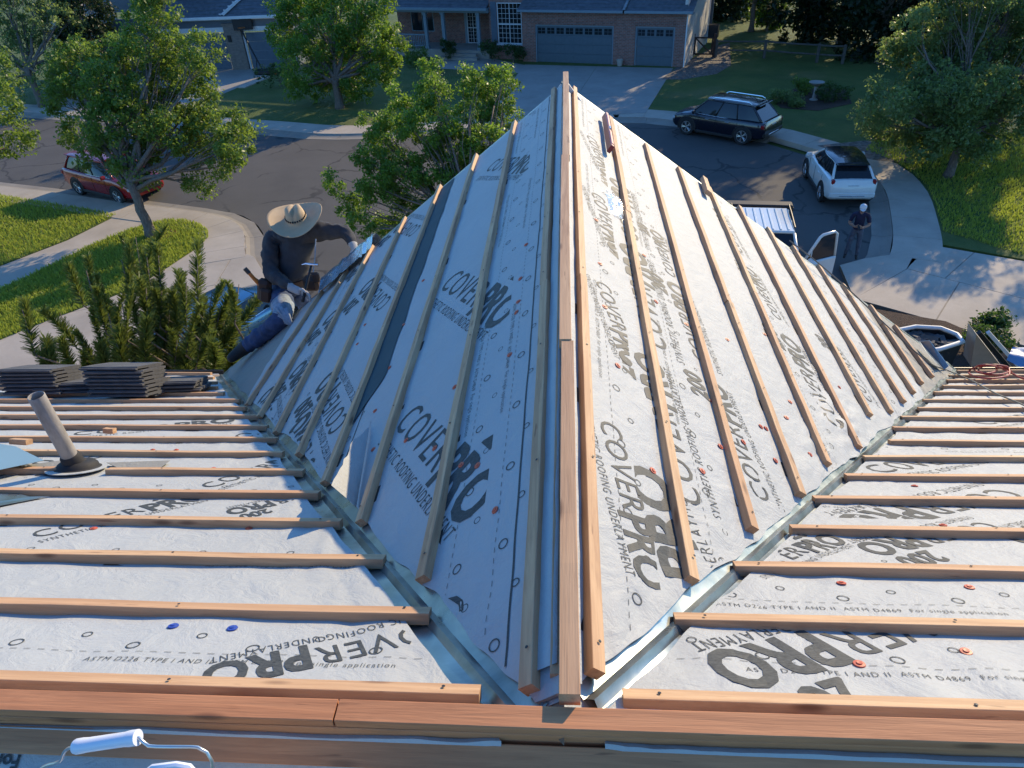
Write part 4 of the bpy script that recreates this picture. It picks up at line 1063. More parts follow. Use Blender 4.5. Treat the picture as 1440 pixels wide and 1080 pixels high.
def tiled_roof(par, x0, x1, y0, z0, y1, z1, mat, n=None, name='roof'):
    """roof slope rising from the eave (y0,z0) to (y1,z1): lapped courses with staggered tiles"""
    b = MB(); L = math.hypot(y1-y0, z1-z0); n = n or max(3, int(L/.34)); dy, dz = (y1-y0)/n, (z1-z0)/n
    for r in range(n):
        t = .034; ya, za_ = y0+dy*r, z0+dz*r; x = x0+(.15 if r % 2 else 0)
        b.add([(x0, ya, za_+t), (x1, ya, za_+t), (x1, ya+dy*1.1, za_+dz*1.1+.004), (x0, ya+dy*1.1, za_+dz*1.1+.004), (x0, ya, za_-.01), (x1, ya, za_-.01)], [(0, 1, 2, 3), (4, 5, 1, 0)])
        if r < 9:
            while x < x1-.3:
                b.bbox((x-.006, ya-.006, za_-.004), (x+.006, ya+.0, za_+t+.004)); x += .3
    return b.build(name, mat, par, fix=False)

O = G(752.5, 87, LZ); e = Vector((8.4, -2.9, 0)).normalized()
hb = thing('brick_house', 'brown brick house with teal double and single garage doors and a covered porch', 'house', (O.x, O.y, LZ), math.atan2(e.y, e.x))
z_e = 3.0; b = MB()
rect_wall(b, -.85, 9.6, 0, z_e, [(.06, 5.2, 0, 2.2), (6.55, 8.95, 0, 2.2)], 0, .22)
b.build('wall', M['brick'], hb)
for x0, x1 in ((.06, 5.2), (6.55, 8.95)):
    garage_door(hb, x0+.08, x1-.08, 2.12, M['door_blue'])
    MB().bbox((x0, .05, 0), (x0+.08, .2, 2.2)).bbox((x1-.08, .05, 0), (x1, .2, 2.2)).bbox((x0+.08, .05, 2.12), (x1-.08, .2, 2.2)).build('door_trim', M['trim_blue'], hb)
    li = MB(); nx = int((x1-x0+.4)/.085)
    for i in range(nx): li.bbox((x0-.2+i*.085, -.018, 2.205), (x0-.2+i*.085+.07, .0, 2.42))
    li.build('brick_lintel', M['brick'], hb)
# porch part, set back to the left
b = MB(); rect_wall(b, -3.3, -.85, 0, 5.6, [(-2.75, -1.05, .95, 3.35)], .5, .7); b.bbox((-.85, .22, 0), (-.7, .5, z_e)); b.build('wall', M['brick'], hb)
sash_window(hb, -2.75, -1.05, .95, 3.35, .52, 6, 8, M['trim'], 2.1)
MB().bbox((-3.2, .46, .9), (-2.8, .495, 3.4)).build('shutter', M['door_blue2'], hb)
MB().bbox((-2.85, .40, .86), (-.95, .52, .94)).build('sill', M['trim'], hb)
b = MB(); rect_wall(b, -11.5, -3.3, 0, 3.2, [(-6.2, -5.0, .5, 2.75), (-10.4, -8.6, 1.2, 2.7)], 2.6, 2.8); b.bbox((-3.45, .7, 0), (-3.3, 2.6, 3.2)); b.build('wall', M['brick'], hb)
dr = sash_window(hb, -6.0, -5.1, .52, 2.7, 2.62, 4, 9, M['trim'], 1.5, 'front_door'); MB().bbox((-6.2, 2.6, .5), (-6.0, 2.75, 2.75)).build('door_trim', M['trim_blue'], hb)
sash_window(hb, -10.4, -8.6, 1.2, 2.7, 2.62, 2, 1, M['trim_blue'], None)
b = MB(); b.bbox((-11.4, .3, 0), (-3.4, 2.6, .5)).bbox((-6.6, -.05, 0), (-4.2, .3, .34)).bbox((-6.8, -.4, 0), (-4.0, -.05, .17)); b.build('porch_step', M['concrete_grey'], hb)
for x in (-4.15, -6.75, -8.1, -11.2):
    p = MB().bbox((x-.1, .42, .5), (x+.1, .62, 2.75)).bbox((x-.14, .38, .5), (x+.14, .66, .66)).bbox((x-.14, .38, 2.62), (x+.14, .66, 2.75)); p.build('porch_post', M['trim_blue'], hb)
for x0, x1 in ((-11.1, -8.2),):
    MB().bbox((x0, .48, 1.32), (x1, .56, 1.4)).bbox((x0, .49, .62), (x1, .55, .68)).build('rail', M['trim_blue'], hb)
    x = x0+.08
    while x < x1: MB().bbox((x-.02, .5, .68), (x+.02, .54, 1.32)).build('baluster', M['trim_blue'], hb); x += .14
MB().bbox((-11.6, .36, 2.75), (-3.35, .68, 3.05)).build('porch_beam', M['trim_blue'], hb)
MB().bbox((-11.7, .7, 2.98), (-3.3, 2.6, 3.04)).build('porch_ceiling', M['siding_blue'], hb)
tiled_roof(hb, -11.9, -3.35, .12, 3.05, 4.2, 4.95, M['roof_tile'])
tiled_roof(hb, -.95, 5.85, -.42, z_e+.06, 4.2, 5.15, M['roof_tile']); tiled_roof(hb, 5.95, 10.0, -.42, z_e+.06, 4.2, 5.15, M['roof_tile'])
for x0, x1 in ((-.95, 5.85), (5.95, 10.0)):
    MB().bbox((x0, -.54, z_e-.02), (x1, -.42, z_e+.10)).build('gutter', M['trim_blue'], hb); MB().bbox((x0, -.42, z_e-.06), (x1, .0, z_e-.0)).build('soffit', M['trim_blue'], hb)
MB().bbox((-11.95, .0, 2.92), (-3.3, .12, 3.08)).build('gutter', M['trim_blue'], hb)
vl = MB().loft([[Vector((5.9+dx, -.5+4.7*k, z_e+.11+2.09*k+dz)) for dx, dz in ((-.10, 0), (-.07, .05), (.07, .05), (.10, 0))] for k in (0, .25, .5, .75, 1)], closed=False, caps=False); vl.build('roof_valley', M['galv'], hb, fix=False)
# right hand side wall in pale lap siding, with its corner board
sd = MB(); hgt = 6.2; row = .17; nrow = int(hgt/row)
for r in range(nrow):
    z = r*row; sd.add([(9.62, .02, z), (9.62, 7.6, z), (9.605, 7.6, z+row), (9.605, .02, z+row), (9.60, .02, z), (9.60, 7.6, z)], [(0, 1, 2, 3), (4, 5, 1, 0)])
sd.build('lap_siding', M['siding_white'], hb, fix=False)
MB().bbox((9.38, .22, 0), (9.6, 7.6, hgt)).build('wall', M['siding_white'], hb)
MB().bbox((9.585, -.02, 0), (9.66, .02, 3.1)).bbox((9.585, 7.58, 0), (9.66, 7.68, hgt)).build('corner_board', M['trim'], hb)
MB().bbox((9.6, 7.7, .3), (10.3, 8.3, 1.1)).build('air_conditioner', M['dark_steel'], hb)
b = MB(); b.bbox((-11.5, 4.0, 3.0), (9.35, 4.3, 7.5)).bbox((-11.5, 2.8, 0), (-11.3, 11, 7)).bbox((-11.5, 10.8, 0), (9.35, 11, 7)); b.build('upper_wall', M['siding_blue'], hb)
tiled_roof(hb, -12, 10.2, 3.6, 7.4, 7.6, 9.6, M['roof_tile'])
tiled_roof(hb, -3.45, -.6, .2, 5.6, 2.6, 6.6, M['roof_tile'])
inv = MB()
# planters and hose at the garage
o = MB().lathe([(.0, 0), (.13, 0), (.2, .34), (.21, .38), (.17, .38), (.15, .3), (0, .3)], None, 16).build('flower_pot', M['siding_tan']); o.location = Matrix.Rotation(math.atan2(e.y, e.x), 4, 'Z') @ Vector((5.75, -.35, .02)) + hb.location; tag(o, 'round clay pot standing between the two teal garage doors', 'pot')

# house with two bays of blue doors, to the left
O2 = G(353, 97, LZ); e2 = Vector((1, .0, 0)).normalized()
hl = thing('blue_house', 'slate blue house with white trim, stone pier and two blue garage doors', 'house', (O2.x, O2.y, LZ), math.atan2(-.04, 1))
b = MB(); rect_wall(b, -12.5, 3.2, 0, 3.3, [(-6.0, -1.25, 0, 2.35), (.06, 2.55, 0, 2.35)], .0, .2); b.build('wall', M['siding_blue'], hl)
garage_door(hl, -5.9, -1.35, 2.25, M['door_blue2'], False); garage_door(hl, .12, 2.48, 2.25, M['door_blue2'], False)
MB().bbox((-6.1, -.03, 2.35), (-1.2, .0, 2.62)).bbox((.0, -.03, 2.35), (2.65, .0, 2.62)).bbox((-6.3, -.05, 3.05), (3.3, .0, 3.25)).bbox((.0, -.02, 0), (.1, .1, 2.35)).build('trim_band', M['trim'], hl)
ex = MB().bbox((-1.2, -.16, 0), (-.04, .0, 2.75)); ex.bbox((-1.26, -.2, 2.75), (.02, .0, 2.85)); ex.build('stone_pier', M['stone'], hl)
MB().bbox((2.66, -.16, 0), (3.3, .0, 2.75)).build('stone_pier', M['stone'], hl)
wl_ = MB().bbox((-1.0, -.26, 1.75), (-.8, -.16, 2.15)); wl_.build('wall_lamp', M['black'], hl)
tiled_roof(hl, -6.6, 3.6, -.45, 3.25, 4.6, 6.3, M['roof_tile'])
MB().bbox((-6.7, -.58, 3.16), (3.65, -.45, 3.32)).build('gutter', M['trim'], hl)
b = MB().bbox((-4.4, 1.1, 4.25), (-1.6, 1.25, 5.6)); b.build('dormer_wall', M['siding_blue'], hl); sash_window(hl, -4.1, -1.9, 4.35, 5.5, 1.08, 2, 1, M['trim'])
hp_ = MB().loft([[Vector((-.9+2.4*k+dx, -.5+3.4*k, 3.36+2.05*k+dz)) for dx, dz in ((-.13, 0), (-.07, .09), (.07, .09), (.13, 0))] for k in [i/14 for i in range(15)]], closed=False, caps=False)
hp_.build('hip_tiles', M['siding_white'], hl, fix=False)  # hip given a pale colour to stand for sunlight on grey tiles
for i in range(11):
    k = i/11; MB().box((-.9+2.4*k, -.5+3.4*k, 3.47+2.05*k), (.3, .06, .05)).build('hip_tile', M['trim'], hl)  # white pieces carry the same painted sunlight up the hip
# small gabled entry at its left
b = MB(); b.bbox((-12.4, -1.5, 0), (-12.2, .0, 3.4)).bbox((-9.6, -1.5, 0), (-9.4, 0, 3.4)).bbox((-12.2, -1.4, 2.6), (-9.6, -1.2, 3.4)).prism([(-12.6, -1.5, 3.4), (-9.2, -1.5, 3.4), (-10.9, -1.5, 4.9)], (0, .15, 0)); b.build('entry_gable', M['siding_blue'], hl)
MB().bbox((-12.45, -1.56, 0), (-12.15, -1.5, 3.3)).bbox((-9.65, -1.56, 0), (-9.35, -1.5, 3.3)).bbox((-12.6, -1.57, 3.3), (-9.2, -1.5, 3.5)).build('entry_trim', M['trim'], hl)
for sx in (-1, 1):
    MB().prism([(-10.9, -1.9, 5.05), (-10.9+sx*2.0, -1.9, 3.35), (-10.9+sx*2.0, -1.9, 3.22), (-10.9, -1.9, 4.9)], (0, 2.6, 0)).build('entry_roof', M['siding_tan'], hl)
MB().bbox((-12.5, .2, 3.2), (3.2, .4, 7)).bbox((-12.5, .4, 0), (-12.3, 9, 7)).bbox((3.0, .2, 0), (3.2, 9, 5)).bbox((-12.5, 9, 0), (3.2, 9.2, 7)).build('upper_wall', M['siding_blue'], hl) if False else MB().bbox((-12.5, 4.4, 3.2), (3.2, 4.6, 7)).bbox((3.0, .2, 0), (3.2, 4.4, 3.2)).build('upper_wall', M['siding_blue'], hl)

# basketball hoop on the drive
bb = G(371, 104, LZ); hoop = thing('basketball_hoop', 'black portable basketball hoop on the drive of the blue house', 'basketball hoop', bb, world_children=True)
dB = depth(bb); tp = at(341, 46, dB-.2); bd = at(342, 34, dB-.3)
MB().tube([bb+Vector((0, 0, .15)), tp, bd], .055, 8).tube([bb+Vector((-.5, .2, .1)), bb.lerp(tp, .35)], .03, 6).build('pole', M['black'], hoop)
MB().bevbox(bb+Vector((.15, 0, .14)), (1.3, .8, .26), .06).build('base', M['black'], hoop)
MB().bevbox(bd+Vector((0, -.15, .1)), (1.25, .06, .85), .02, M=Matrix.Rotation(.15, 3, 'Z')).build('backboard', M['black'], hoop)
MB().tube([bd+Vector((.23*math.cos(t), -.42+.23*math.sin(t), -.15)) for t in [i*.5236 for i in range(13)]], .012, 6, caps=False).build('rim', M['orange'], hoop)
MB().sphere(bb+Vector((.95, -.35, .12)), .12, 12).build('basketball', M['orange'], None, smooth=True); tag(bpy.data.objects['basketball'], 'orange basketball on the drive beside the black hoop base', 'ball')

# ================================================================== fence, gate, bird bath
def rails_fence(name, label, pts, mat, hgt=1.15, rails=(.45, .95)):
    t = thing(name, label, 'fence', pts[0], world_children=True)
    for p in pts: MB().bevbox(p+Vector((0, 0, hgt/2)), (.15, .15, hgt), .015).build('post', mat, t)
    for a, c in zip(pts, pts[1:]):
        for z in rails:
            d = (c-a).normalized(); MB().tube([a+d*.06+Vector((0, .02, z)), (a+c)/2+Vector((0, .03, z-.02)), c-d*.06+Vector((0, .02, z))], .05, 6).build('rail', mat, t)
    return t
fp = [G(*p, LZ) for p in [(951, 90), (972, 80)]]
rails_fence('split_rail_fence', 'short dark rail fence joining the pale siding wall to the gate', [fp[0], fp[1]], M['fence'])
gA, gB = G(975, 80, LZ), G(1001, 80.5, LZ); gt = thing('gate', 'dark brown timber gate with a diagonal brace beside the pale wall', 'gate', gA, world_children=True)
MB().bevbox(gB+Vector((.1, 0, .68)), (.18, .18, 1.36), .02).build('post', M['fence'], gt); MB().bevbox(gA+Vector((-.08, 0, .68)), (.16, .16, 1.36), .02).build('post', M['fence'], gt)
d = gB-gA
def bar_(a, c, r=.05): MB().tube([a, c], r, 6).build('rail', M['fence'], gt)
z = lambda h: Vector((0, 0, h))
bar_(gA+z(.18), gB+z(.18)); bar_(gA+z(1.12), gB+z(1.12)); bar_(gA+d*.02+z(.2), gA+d*.02+z(1.1)); bar_(gA+d*.95+z(.2), gA+d*.95+z(1.1)); bar_(gA+d*.05+z(1.08), gA+d*.92+z(.22), .045)
rails_fence('split_rail_fence', 'long low rail fence in the shade behind the right hand lawn', [G(*p, LZ) for p in [(1006, 81), (1074, 82), (1148, 88), (1184, 90)]], M['fence_grey'], 1.05)
pb = G(1144, 141, LZ); o = MB().lathe([(.0, 0), (.2, 0), (.2, .05), (.1, .1), (.075, .4), (.08, .66), (.2, .74), (.36, .84), (.37, .88), (.33, .88), (.18, .79), (0, .77)], None, 24).build('bird_bath', M['concrete_grey'], None, smooth=40); o.location = pb
tag(o, 'grey concrete bird bath on a pedestal in the shaded flower bed', 'bird bath')

# ================================================================== vehicles
def wheel(par, x, y, r, w, side, rim=M['alloy'], nsp=5, name='wheel'):
    Mw = Matrix.Translation((x, y, r)) @ Matrix.Rotation(-side*math.pi/2, 4, 'X')
    t = MB().lathe([(r*.66, -w/2), (r*.93, -w/2), (r, -w/2+.03), (r, w/2-.03), (r*.93, w/2), (r*.68, w/2-.005), (r*.66, w/2-.03)], Mw, 24).build(name, M['tyre'], par, smooth=40)
    rb = MB(); rb.lathe([(r*.67, w/2-.04), (r*.67, w/2-.012), (r*.63, w/2-.012), (r*.60, w/2-.06)], Mw, 24)
    for i in range(nsp):
        a = 2*math.pi*i/nsp
        for da in (-.16, .16):
            p0 = Mw @ Vector((r*.1*math.cos(a), r*.1*math.sin(a), w/2-.035)); p1 = Mw @ Vector((r*.63*math.cos(a+da), r*.63*math.sin(a+da), w/2-.02)); rb.tube([p0, p1], r*.05, 5)
    rb.lathe([(0, w/2-.015), (r*.15, w/2-.02), (r*.17, w/2-.05)], Mw, 14); rb.build('rim', rim, t, smooth=40)
    MB().lathe([(0, w/2-.075), (r*.66, w/2-.07)], Mw, 20).build('hub_well', M['black'], t)
    return t
def interp(tab, x):
    for a, c in zip(tab, tab[1:]):
        if x <= c[0]: f = (x-a[0])/(c[0]-a[0]); f = max(0, min(1, f)); return [p+(q-p)*f for p, q in zip(a[1:], c[1:])]
    return list(tab[-1][1:])
def suv(name, label, P, yaw, L, Wd, H, pnt, roofm, hood=.98, belt=1.02, wb=2.68, r=.36, hoodlen=1.05, rails=True, tail='wide', cat='car', wscreen=.75, rear=.42):
    """five-door: lofted lower body, glazed cabin with painted pillars and roof, wheels, lamps, mirrors, handles; x forward"""
    t = thing(name, label, cat, P, yaw); hw = Wd/2; xf, xr = L/2, -L/2
    # station table: x, z bottom, z shoulder, half width
    tab = [(xr, .42, belt-.22, hw*.86), (xr+.10, .34, belt-.02, hw*.93), (xr+.32, .30, belt, hw*.985), (xr+.9, .24, belt-.005, hw), (0, .22, belt-.03, hw), (xf-hoodlen-.15, .22, belt-.045, hw*.995), (xf-hoodlen+.1, .23, hood, hw*.985), (xf-.55, .25, hood-.07, hw*.965), (xf-.2, .29, hood-.17, hw*.9), (xf-.05, .34, hood-.3, hw*.80), (xf, .42, hood-.42, hw*.72)]
    rings = []
    for x in sorted({*[q[0] for q in tab], *np.linspace(xr+.15, xf-.15, 26)}):
        zb, zs, w = interp(tab, x); cr = .02+.05*(x > xf-hoodlen)
        half = [(w*.86, zb), (w*.96, zb+.07), (w*.992, zb+(zs-zb)*.33), (w, zb+(zs-zb)*.62), (w*.985, zs-.09), (w*.95, zs-.025), (w*.88, zs+.004), (w*.5, zs+cr*.75), (0, zs+cr)]
        rings.append([Vector((x, y, zz)) for y, zz in half]+[Vector((x, -y, zz)) for y, zz in reversed(half[:-1])])
    MB().loft(rings).build('body', pnt, t, smooth=38)
    # cabin
    xa = xf-hoodlen+.05; xt = xa-wscreen; xe = xr+.16; xq = xe+rear
    def cab(x, zz, w, inset=0): return Vector((x, w, zz))
    gl = MB(); wb_ = hw*.905; wt = hw*.70
    lower = [(xa, belt-.03), (xt, belt-.03), (xq, belt-.01), (xe-.02, belt-.02)]; upper = [(xt+.05, H-.1), (xt-.05, H-.07), (xq, H-.07), (xq-.12, H-.13)]
    ringsb = []
    nst = 14
    for i in range(nst+1):
        k = i/nst; xl = xa+(xe-xa)*k; xu = (xt+.03)+(xq-.08-xt-.03)*k; zu = H-.085-.05*max(0, k-.75)*4*.5
        sh = min(1, .88+.12*math.sin(math.pi*min(1, k*1.25)))
        ringsb.append([Vector((xl, wb_*sh, belt-.045)), Vector((xl*.5+xu*.5, (wb_*.56+wt*.44)*sh, (belt-.045+zu)/2+.015)), Vector((xu, wt*sh, zu)), Vector((xu, 0, zu+.03)), Vector((xu, -wt*sh, zu)), Vector((xl*.5+xu*.5, -(wb_*.56+wt*.44)*sh, (belt-.045+zu)/2+.015)), Vector((xl, -wb_*sh, belt-.045))])
    gl.loft(ringsb); gl.build('window_glass', M['glass'], t, smooth=30)
    rf = MB(); rr = []
    for i in range(nst+1):
        k = i/nst; xu = (xt+.10)+(xq-.16-xt-.10)*k; zu = H-.085-.05*max(0, k-.75)*4*.5; sh = min(1, .9+.1*math.sin(math.pi*min(1, k*1.25))); w = (wt+.025)*sh
        cz = .055*math.sin(math.pi*(.12+.76*k))
        rr.append([Vector((xu, y, zu+zz)) for y, zz in ((w, -.02), (w*.985, .03), (w*.85, .045+cz*.4), (w*.45, .05+cz*.8), (0, .05+cz), (-w*.45, .05+cz*.8), (-w*.85, .045+cz*.4), (-w*.985, .03), (-w, -.02))])
    rf.loft(rr); rf.build('roof', roofm, t, smooth=38)
    pl = MB()
    for s in (-1, 1):
        def onside(k, f):
            i = k*nst; a = int(min(i, nst-1)); g = i-a; A = ringsb[a]; B = ringsb[a+1]; idx = (0, 1, 2) if s > 0 else (6, 5, 4)
            q = [A[j].lerp(B[j], g) for j in idx]
            return (q[0].lerp(q[1], f*2) if f < .5 else q[1].lerp(q[2], f*2-1))+Vector((0, s*.006, 0))
        for k, rd in ((.0, .035), (.985, .05)): pl.tube([onside(k, f) for f in (0, .25, .5, .75, 1)], [rd*1.1, rd, rd, rd*.9, rd], 6)
        for k in (.36, .655): pl.tube([onside(k, f) for f in (.05, .5, .95)], .026, 6, 1)
        pl.tube([onside(k, .985) for k in np.linspace(.02, .97, 9)], .03, 6)
        pl.tube([onside(k, .02) for k in np.linspace(.06, .93, 9)], .012, 6, 2)
    pl.build('pillars', [pnt, M['black'], M['chrome']], t, smooth=True)
    # skirts, arches and wheels
    for s in (-1, 1):
        for xw in (wb/2+.05, -wb/2+.02):
            ar = MB(); arc = [Vector((xw+(r+.075)*math.cos(a), s*(hw-.03), r+(r+.075)*math.sin(a))) for a in np.linspace(-.25, math.pi+.25, 15)]
            ar.add([Vector((xw, s*(hw-.0), r))]+[p+Vector((0, s*.032, 0)) for p in arc], [(0, i, i+1) for i in range(1, 15)])
            ar.tube([p+Vector((0, s*.02, 0)) for p in arc], .028, 6); ar.build('wheel_arch', M['black'], t, fix=False)
            wheel(t, xw, s*(hw-.09), r, .235, s)
        MB().bevbox((0, s*(hw-.02), .27), (wb-2*r-.1, .07, .12), .02).build('sill', M['black'], t)
        for xh in (.42, -.55): MB().bevbox((xh, s*(hw+.004), belt-.17), (.2, .03, .03), .008).build('door_handle', M['chrome'] if pnt is M['p_black'] else pnt, t)
        mi = MB().bevbox((xa-.25, s*(hw+.09), belt+.05), (.12, .2, .15), .035).tube([(xa-.25, s*(hw-.06), belt-.02), (xa-.25, s*(hw+.05), belt+.03)], .025, 6); mi.build('mirror', pnt, t, smooth=30)
        for xh in (-1.02, -.02, .82): MB().tube([(xh, s*(hw*.995), .38), (xh-.01, s*(hw*1.003), .62), (xh, s*(hw*.992), belt-.1)], .006, 4).build('door_seam', M['black'], t)
        tz = belt-.16; MB().bevbox((xr+.13, s*hw*.80, tz), (.16, .30 if tail == 'wide' else .13, .16 if tail == 'wide' else .34), .03).build('tail_lamp', M['lamp_red'], t)
        MB().bevbox((xf-.16, s*hw*.72, hood-.33), (.2, .32, .13), .03).build('headlight', M['lamp_clear'], t)
        if rails: MB().tube([(xt-.15, s*wt*.92, H-.03), (xt-.3, s*wt*.92, H+.03), (xq+.15, s*wt*.92, H+.03), (xq, s*wt*.92, H-.04)], .018, 6).build('roof_rail', M['chrome'], t)
    MB().bevbox((xr+.06, 0, .52), (.16, Wd*.9, .2), .04).build('rear_bumper', pnt if pnt is not M['p_black'] else M['black'], t)
    MB().bevbox((xr-.02, 0, .50), (.03, Wd*.5, .03), .008).build('bumper_trim', M['chrome'], t)
    MB().bevbox((xr+.02, 0, .80), (.03, .36, .15), .006).build('number_plate', M['plate'], t)
    MB().bevbox((xf-.03, 0, .55), (.1, Wd*.62, .2), .03).build('grille', M['black'], t)
    MB().bevbox((xq-.2, 0, H-.08), (.3, wt*1.8, .03), .012).build('spoiler', roofm, t)
    return t
def yaw_of(a, c): return math.atan2(c.y-a.y, c.x-a.x)
a, c = G(1043, 203), G(968, 189); mid = (a+c)/2
ya = yaw_of(a, c); off = Vector((math.cos(ya-math.pi/2), math.sin(ya-math.pi/2), 0))*.82
if off.dot(Vector((0, 1, 0))) < 0: off = -off
suv('dark_suv', 'navy black hatchback with silver roof rails parked by the far kerb', Vector((mid.x, mid.y, GZ))+off, ya, 4.6, 1.88, 1.68, M['p_black'], M['p_black'], wb=2.7, r=.37, rear=.68)
a, c = G(1142, 271), G(1127, 246); wyaw = yaw_of(a, c); lf = Vector((-math.sin(wyaw), math.cos(wyaw), 0)); wc = (a+c)/2-lf*.78
suv('white_suv', 'white wagon with a dark glossy roof, its tail toward the roof', Vector((wc.x+.05, wc.y-.6, GZ)), wyaw, 4.0, 1.68, 1.5, M['p_white'], M['p_black'], wb=2.4, r=.33, rails=False, tail='tall', rear=.62)
a, c = G(112, 273), G(173, 288); mid = (a+c)/2; yr_ = yaw_of(a, c); off = Vector((-math.sin(yr_), math.cos(yr_), 0))*.85
suv('red_suv', 'dark red car parked at the kerb behind the slender street tree', Vector((mid.x, mid.y, GZ))+off, yr_, 4.5, 1.82, 1.6, M['p_red'], M['p_red'], wb=2.62, r=.34, rails=False)
cb_ = at(350, 440, depth(G(350, 470))); bx = G(322, 447, GZ+.9)
suv('blue_car', 'pale blue car on the left drive, half hidden by the pine', Vector((bx.x, bx.y-.2, LZ)), R(62), 4.4, 1.8, 1.5, M['p_blue'], M['p_blue'], wb=2.6, r=.33, rails=False, hoodlen=1.0)

# white pickup with its driver's door open; it faces the house
tk_c = G(1094, 318, GZ+1.9); ty = R(-97)
tk = thing('pickup_truck', 'white crew cab pickup with the door open, facing the house', 'truck', (tk_c.x-.3, tk_c.y+.35, GZ), ty)
def ringT(x, hw, z0, z1, r_=.1): return [Vector((x, y, z)) for y, z in ((hw*.94, z0), (hw, z0+.15), (hw, z1-r_), (hw-r_*.6, z1), (-hw+r_*.6, z1), (-hw, z1-r_), (-hw, z0+.15), (-hw*.94, z0))]
MB().loft([ringT(x, h, z0, z1) for x, h, z0, z1 in ((-3.3, .95, .6, 1.15), (-3.1, .99, .5, 1.18), (-1.35, 1.0, .45, 1.18), (1.1, 1.0, .45, 1.16), (1.5, .99, .45, 1.2), (2.3, .97, .5, 1.15), (2.62, .9, .55, 1.0), (2.7, .8, .6, .9))]).build('body', M['p_white'], tk, smooth=35)
cabr = []
for x, w, z in ((1.35, .9, 1.15), (.62, .74, 1.82), (.45, .74, 1.86), (-.95, .74, 1.87), (-1.1, .74, 1.83), (-1.28, .9, 1.15)): cabr.append((x, w, z))
gl = MB(); top = [Vector((x, w, z)) for x, w, z in cabr]
gl.loft([[Vector((1.38, s*.9, 1.14)) for s in (1, -1)]+[Vector((1.34, s*.9, 1.14)) for s in (-1, 1)], [Vector((.6, .74, 1.8)), Vector((.6, -.74, 1.8)), Vector((.4, -.92, 1.14)), Vector((.4, .92, 1.14))], [Vector((-1.05, .74, 1.8)), Vector((-1.05, -.74, 1.8)), Vector((-1.05, -.92, 1.14)), Vector((-1.05, .92, 1.14))], [Vector((-1.28, .8, 1.15)), Vector((-1.28, -.8, 1.15)), Vector((-1.26, -.8, 1.14)), Vector((-1.26, .8, 1.14))]]).build('window_glass', M['glass'], tk, smooth=25)
rf = MB().bevbox((-.23, 0, 1.84), (1.66, 1.52, .09), .03)
for i in range(7): rf.bevbox((-.23, -.6+.2*i, 1.895), (1.5, .055, .022), .008)
rf.build('roof', M['p_white'], tk, smooth=30)
pl = MB()
for s in (-1, 1):
    pl.tube([(1.36, s*.9, 1.15), (.6, s*.745, 1.82)], .045, 6).tube([(-.25, s*.93, 1.15), (-.25, s*.75, 1.82)], .04, 6).tube([(-1.2, s*.9, 1.15), (-1.05, s*.745, 1.82)], .06, 6)
pl.build('pillars', M['p_white'], tk, smooth=True)
MB().bbox((-3.25, -.8, 1.1), (-1.45, .8, 1.2)).build('bed_cover', M['black'], tk)
rk = MB(); rk.bevbox((-1.35, 0, 1.83), (.34, 1.86, .16), .03).tube([(-1.35, -.93, 1.15), (-1.35, -.93, 1.8)], .05, 6).tube([(-1.35, .93, 1.15), (-1.35, .93, 1.8)], .05, 6)
for s in (-1, 1): rk.tube([(-1.2, s*.80, 1.93), (-.6, s*.79, 1.945), (.4, s*.775, 1.91)], .022, 6)
rk.build('rack', M['black'], tk)
for s in (-1, 1):
    for xw in (1.85, -1.95): wheel(tk, xw, s*.88, .4, .27, s, nsp=6)
MB().bevbox((2.68, 0, .72), (.14, 1.7, .3), .04).build('front_bumper', M['chrome'], tk)
MB().bevbox((.9, -1.2, 1.25), (.16, .24, .3), .04).build('mirror', M['black'], tk)
# the open door, hinged at the front, swung out to the driver's left (+y)
ang = R(58); Md = Matrix.Translation((.98, 1.0, 0)) @ Matrix.Rotation(-ang, 4, 'Z')
d_ = MB().bevbox((-.56, .03, .80), (1.12, .08, .68), .03, M=None); door = d_.build('door', M['p_white'], tk, M=Md)
df = MB().tube([(-.03, .0, 1.14), (-.52, -.06, 1.76), (-.62, -.07, 1.81), (-1.0, -.08, 1.82), (-1.08, -.06, 1.76), (-1.1, 0, 1.14)], .04, 8).tube([(-.28, -.0, 1.14), (-.30, -.03, 1.45)], .02, 6)
df.build('window_frame', M['p_white'], door, smooth=True)
MB().add([(-.06, .0, 1.14), (-.54, -.06, 1.75), (-1.04, -.07, 1.78), (-1.08, 0, 1.14)], [(0, 1, 2, 3)]).build('door_glass', M['glass'], door)
MB().bevbox((-.16, .2, 1.2), (.2, .3, .2), .06).build('mirror', M['p_white'], door, smooth=30)
MB().bevbox((-.56, -.03, .8), (.9, .06, .5), .03).build('door_lining', M['dark_steel'], door)

# dump trailer full of torn-off roofing, by the right corner of the house
tc = [G(*p, -8.6) for p in [(1262, 466), (1287, 461), (1322, 463), (1345, 472), (1354, 482), (1320, 493), (1282, 497)]]
back_ = [tc[6]+Vector((-1.2, -.1, 0)), tc[0]+Vector((-1.0, .25, 0))]
loop = tc+back_; cen = sum(loop, Vector())/len(loop)
tr = thing('dump_trailer', 'black trailer with a white rim, heaped with torn off roofing rubble', 'trailer', (cen.x, cen.y, GZ), world_children=True)
low = [Vector((cen.x+(p.x-cen.x)*.92, cen.y+(p.y-cen.y)*.92, GZ+.55)) for p in loop]
n = len(loop); MB().add(loop+low, [(i, (i+1) % n, n+(i+1) % n, n+i) for i in range(n)]+[tuple(range(n, 2*n))]).build('side', M['dark_steel'], tr)
MB().tube([p+Vector((0, 0, .03)) for p in loop+[loop[0]]], .05, 6, caps=False).build('rim', M['trim'], tr, smooth=True)
MB().add([p.lerp(cen, .06)-Vector((0, 0, .22)) for p in loop], [tuple(range(n))]).build('load_bed', M['black'], tr)
rub = MB()
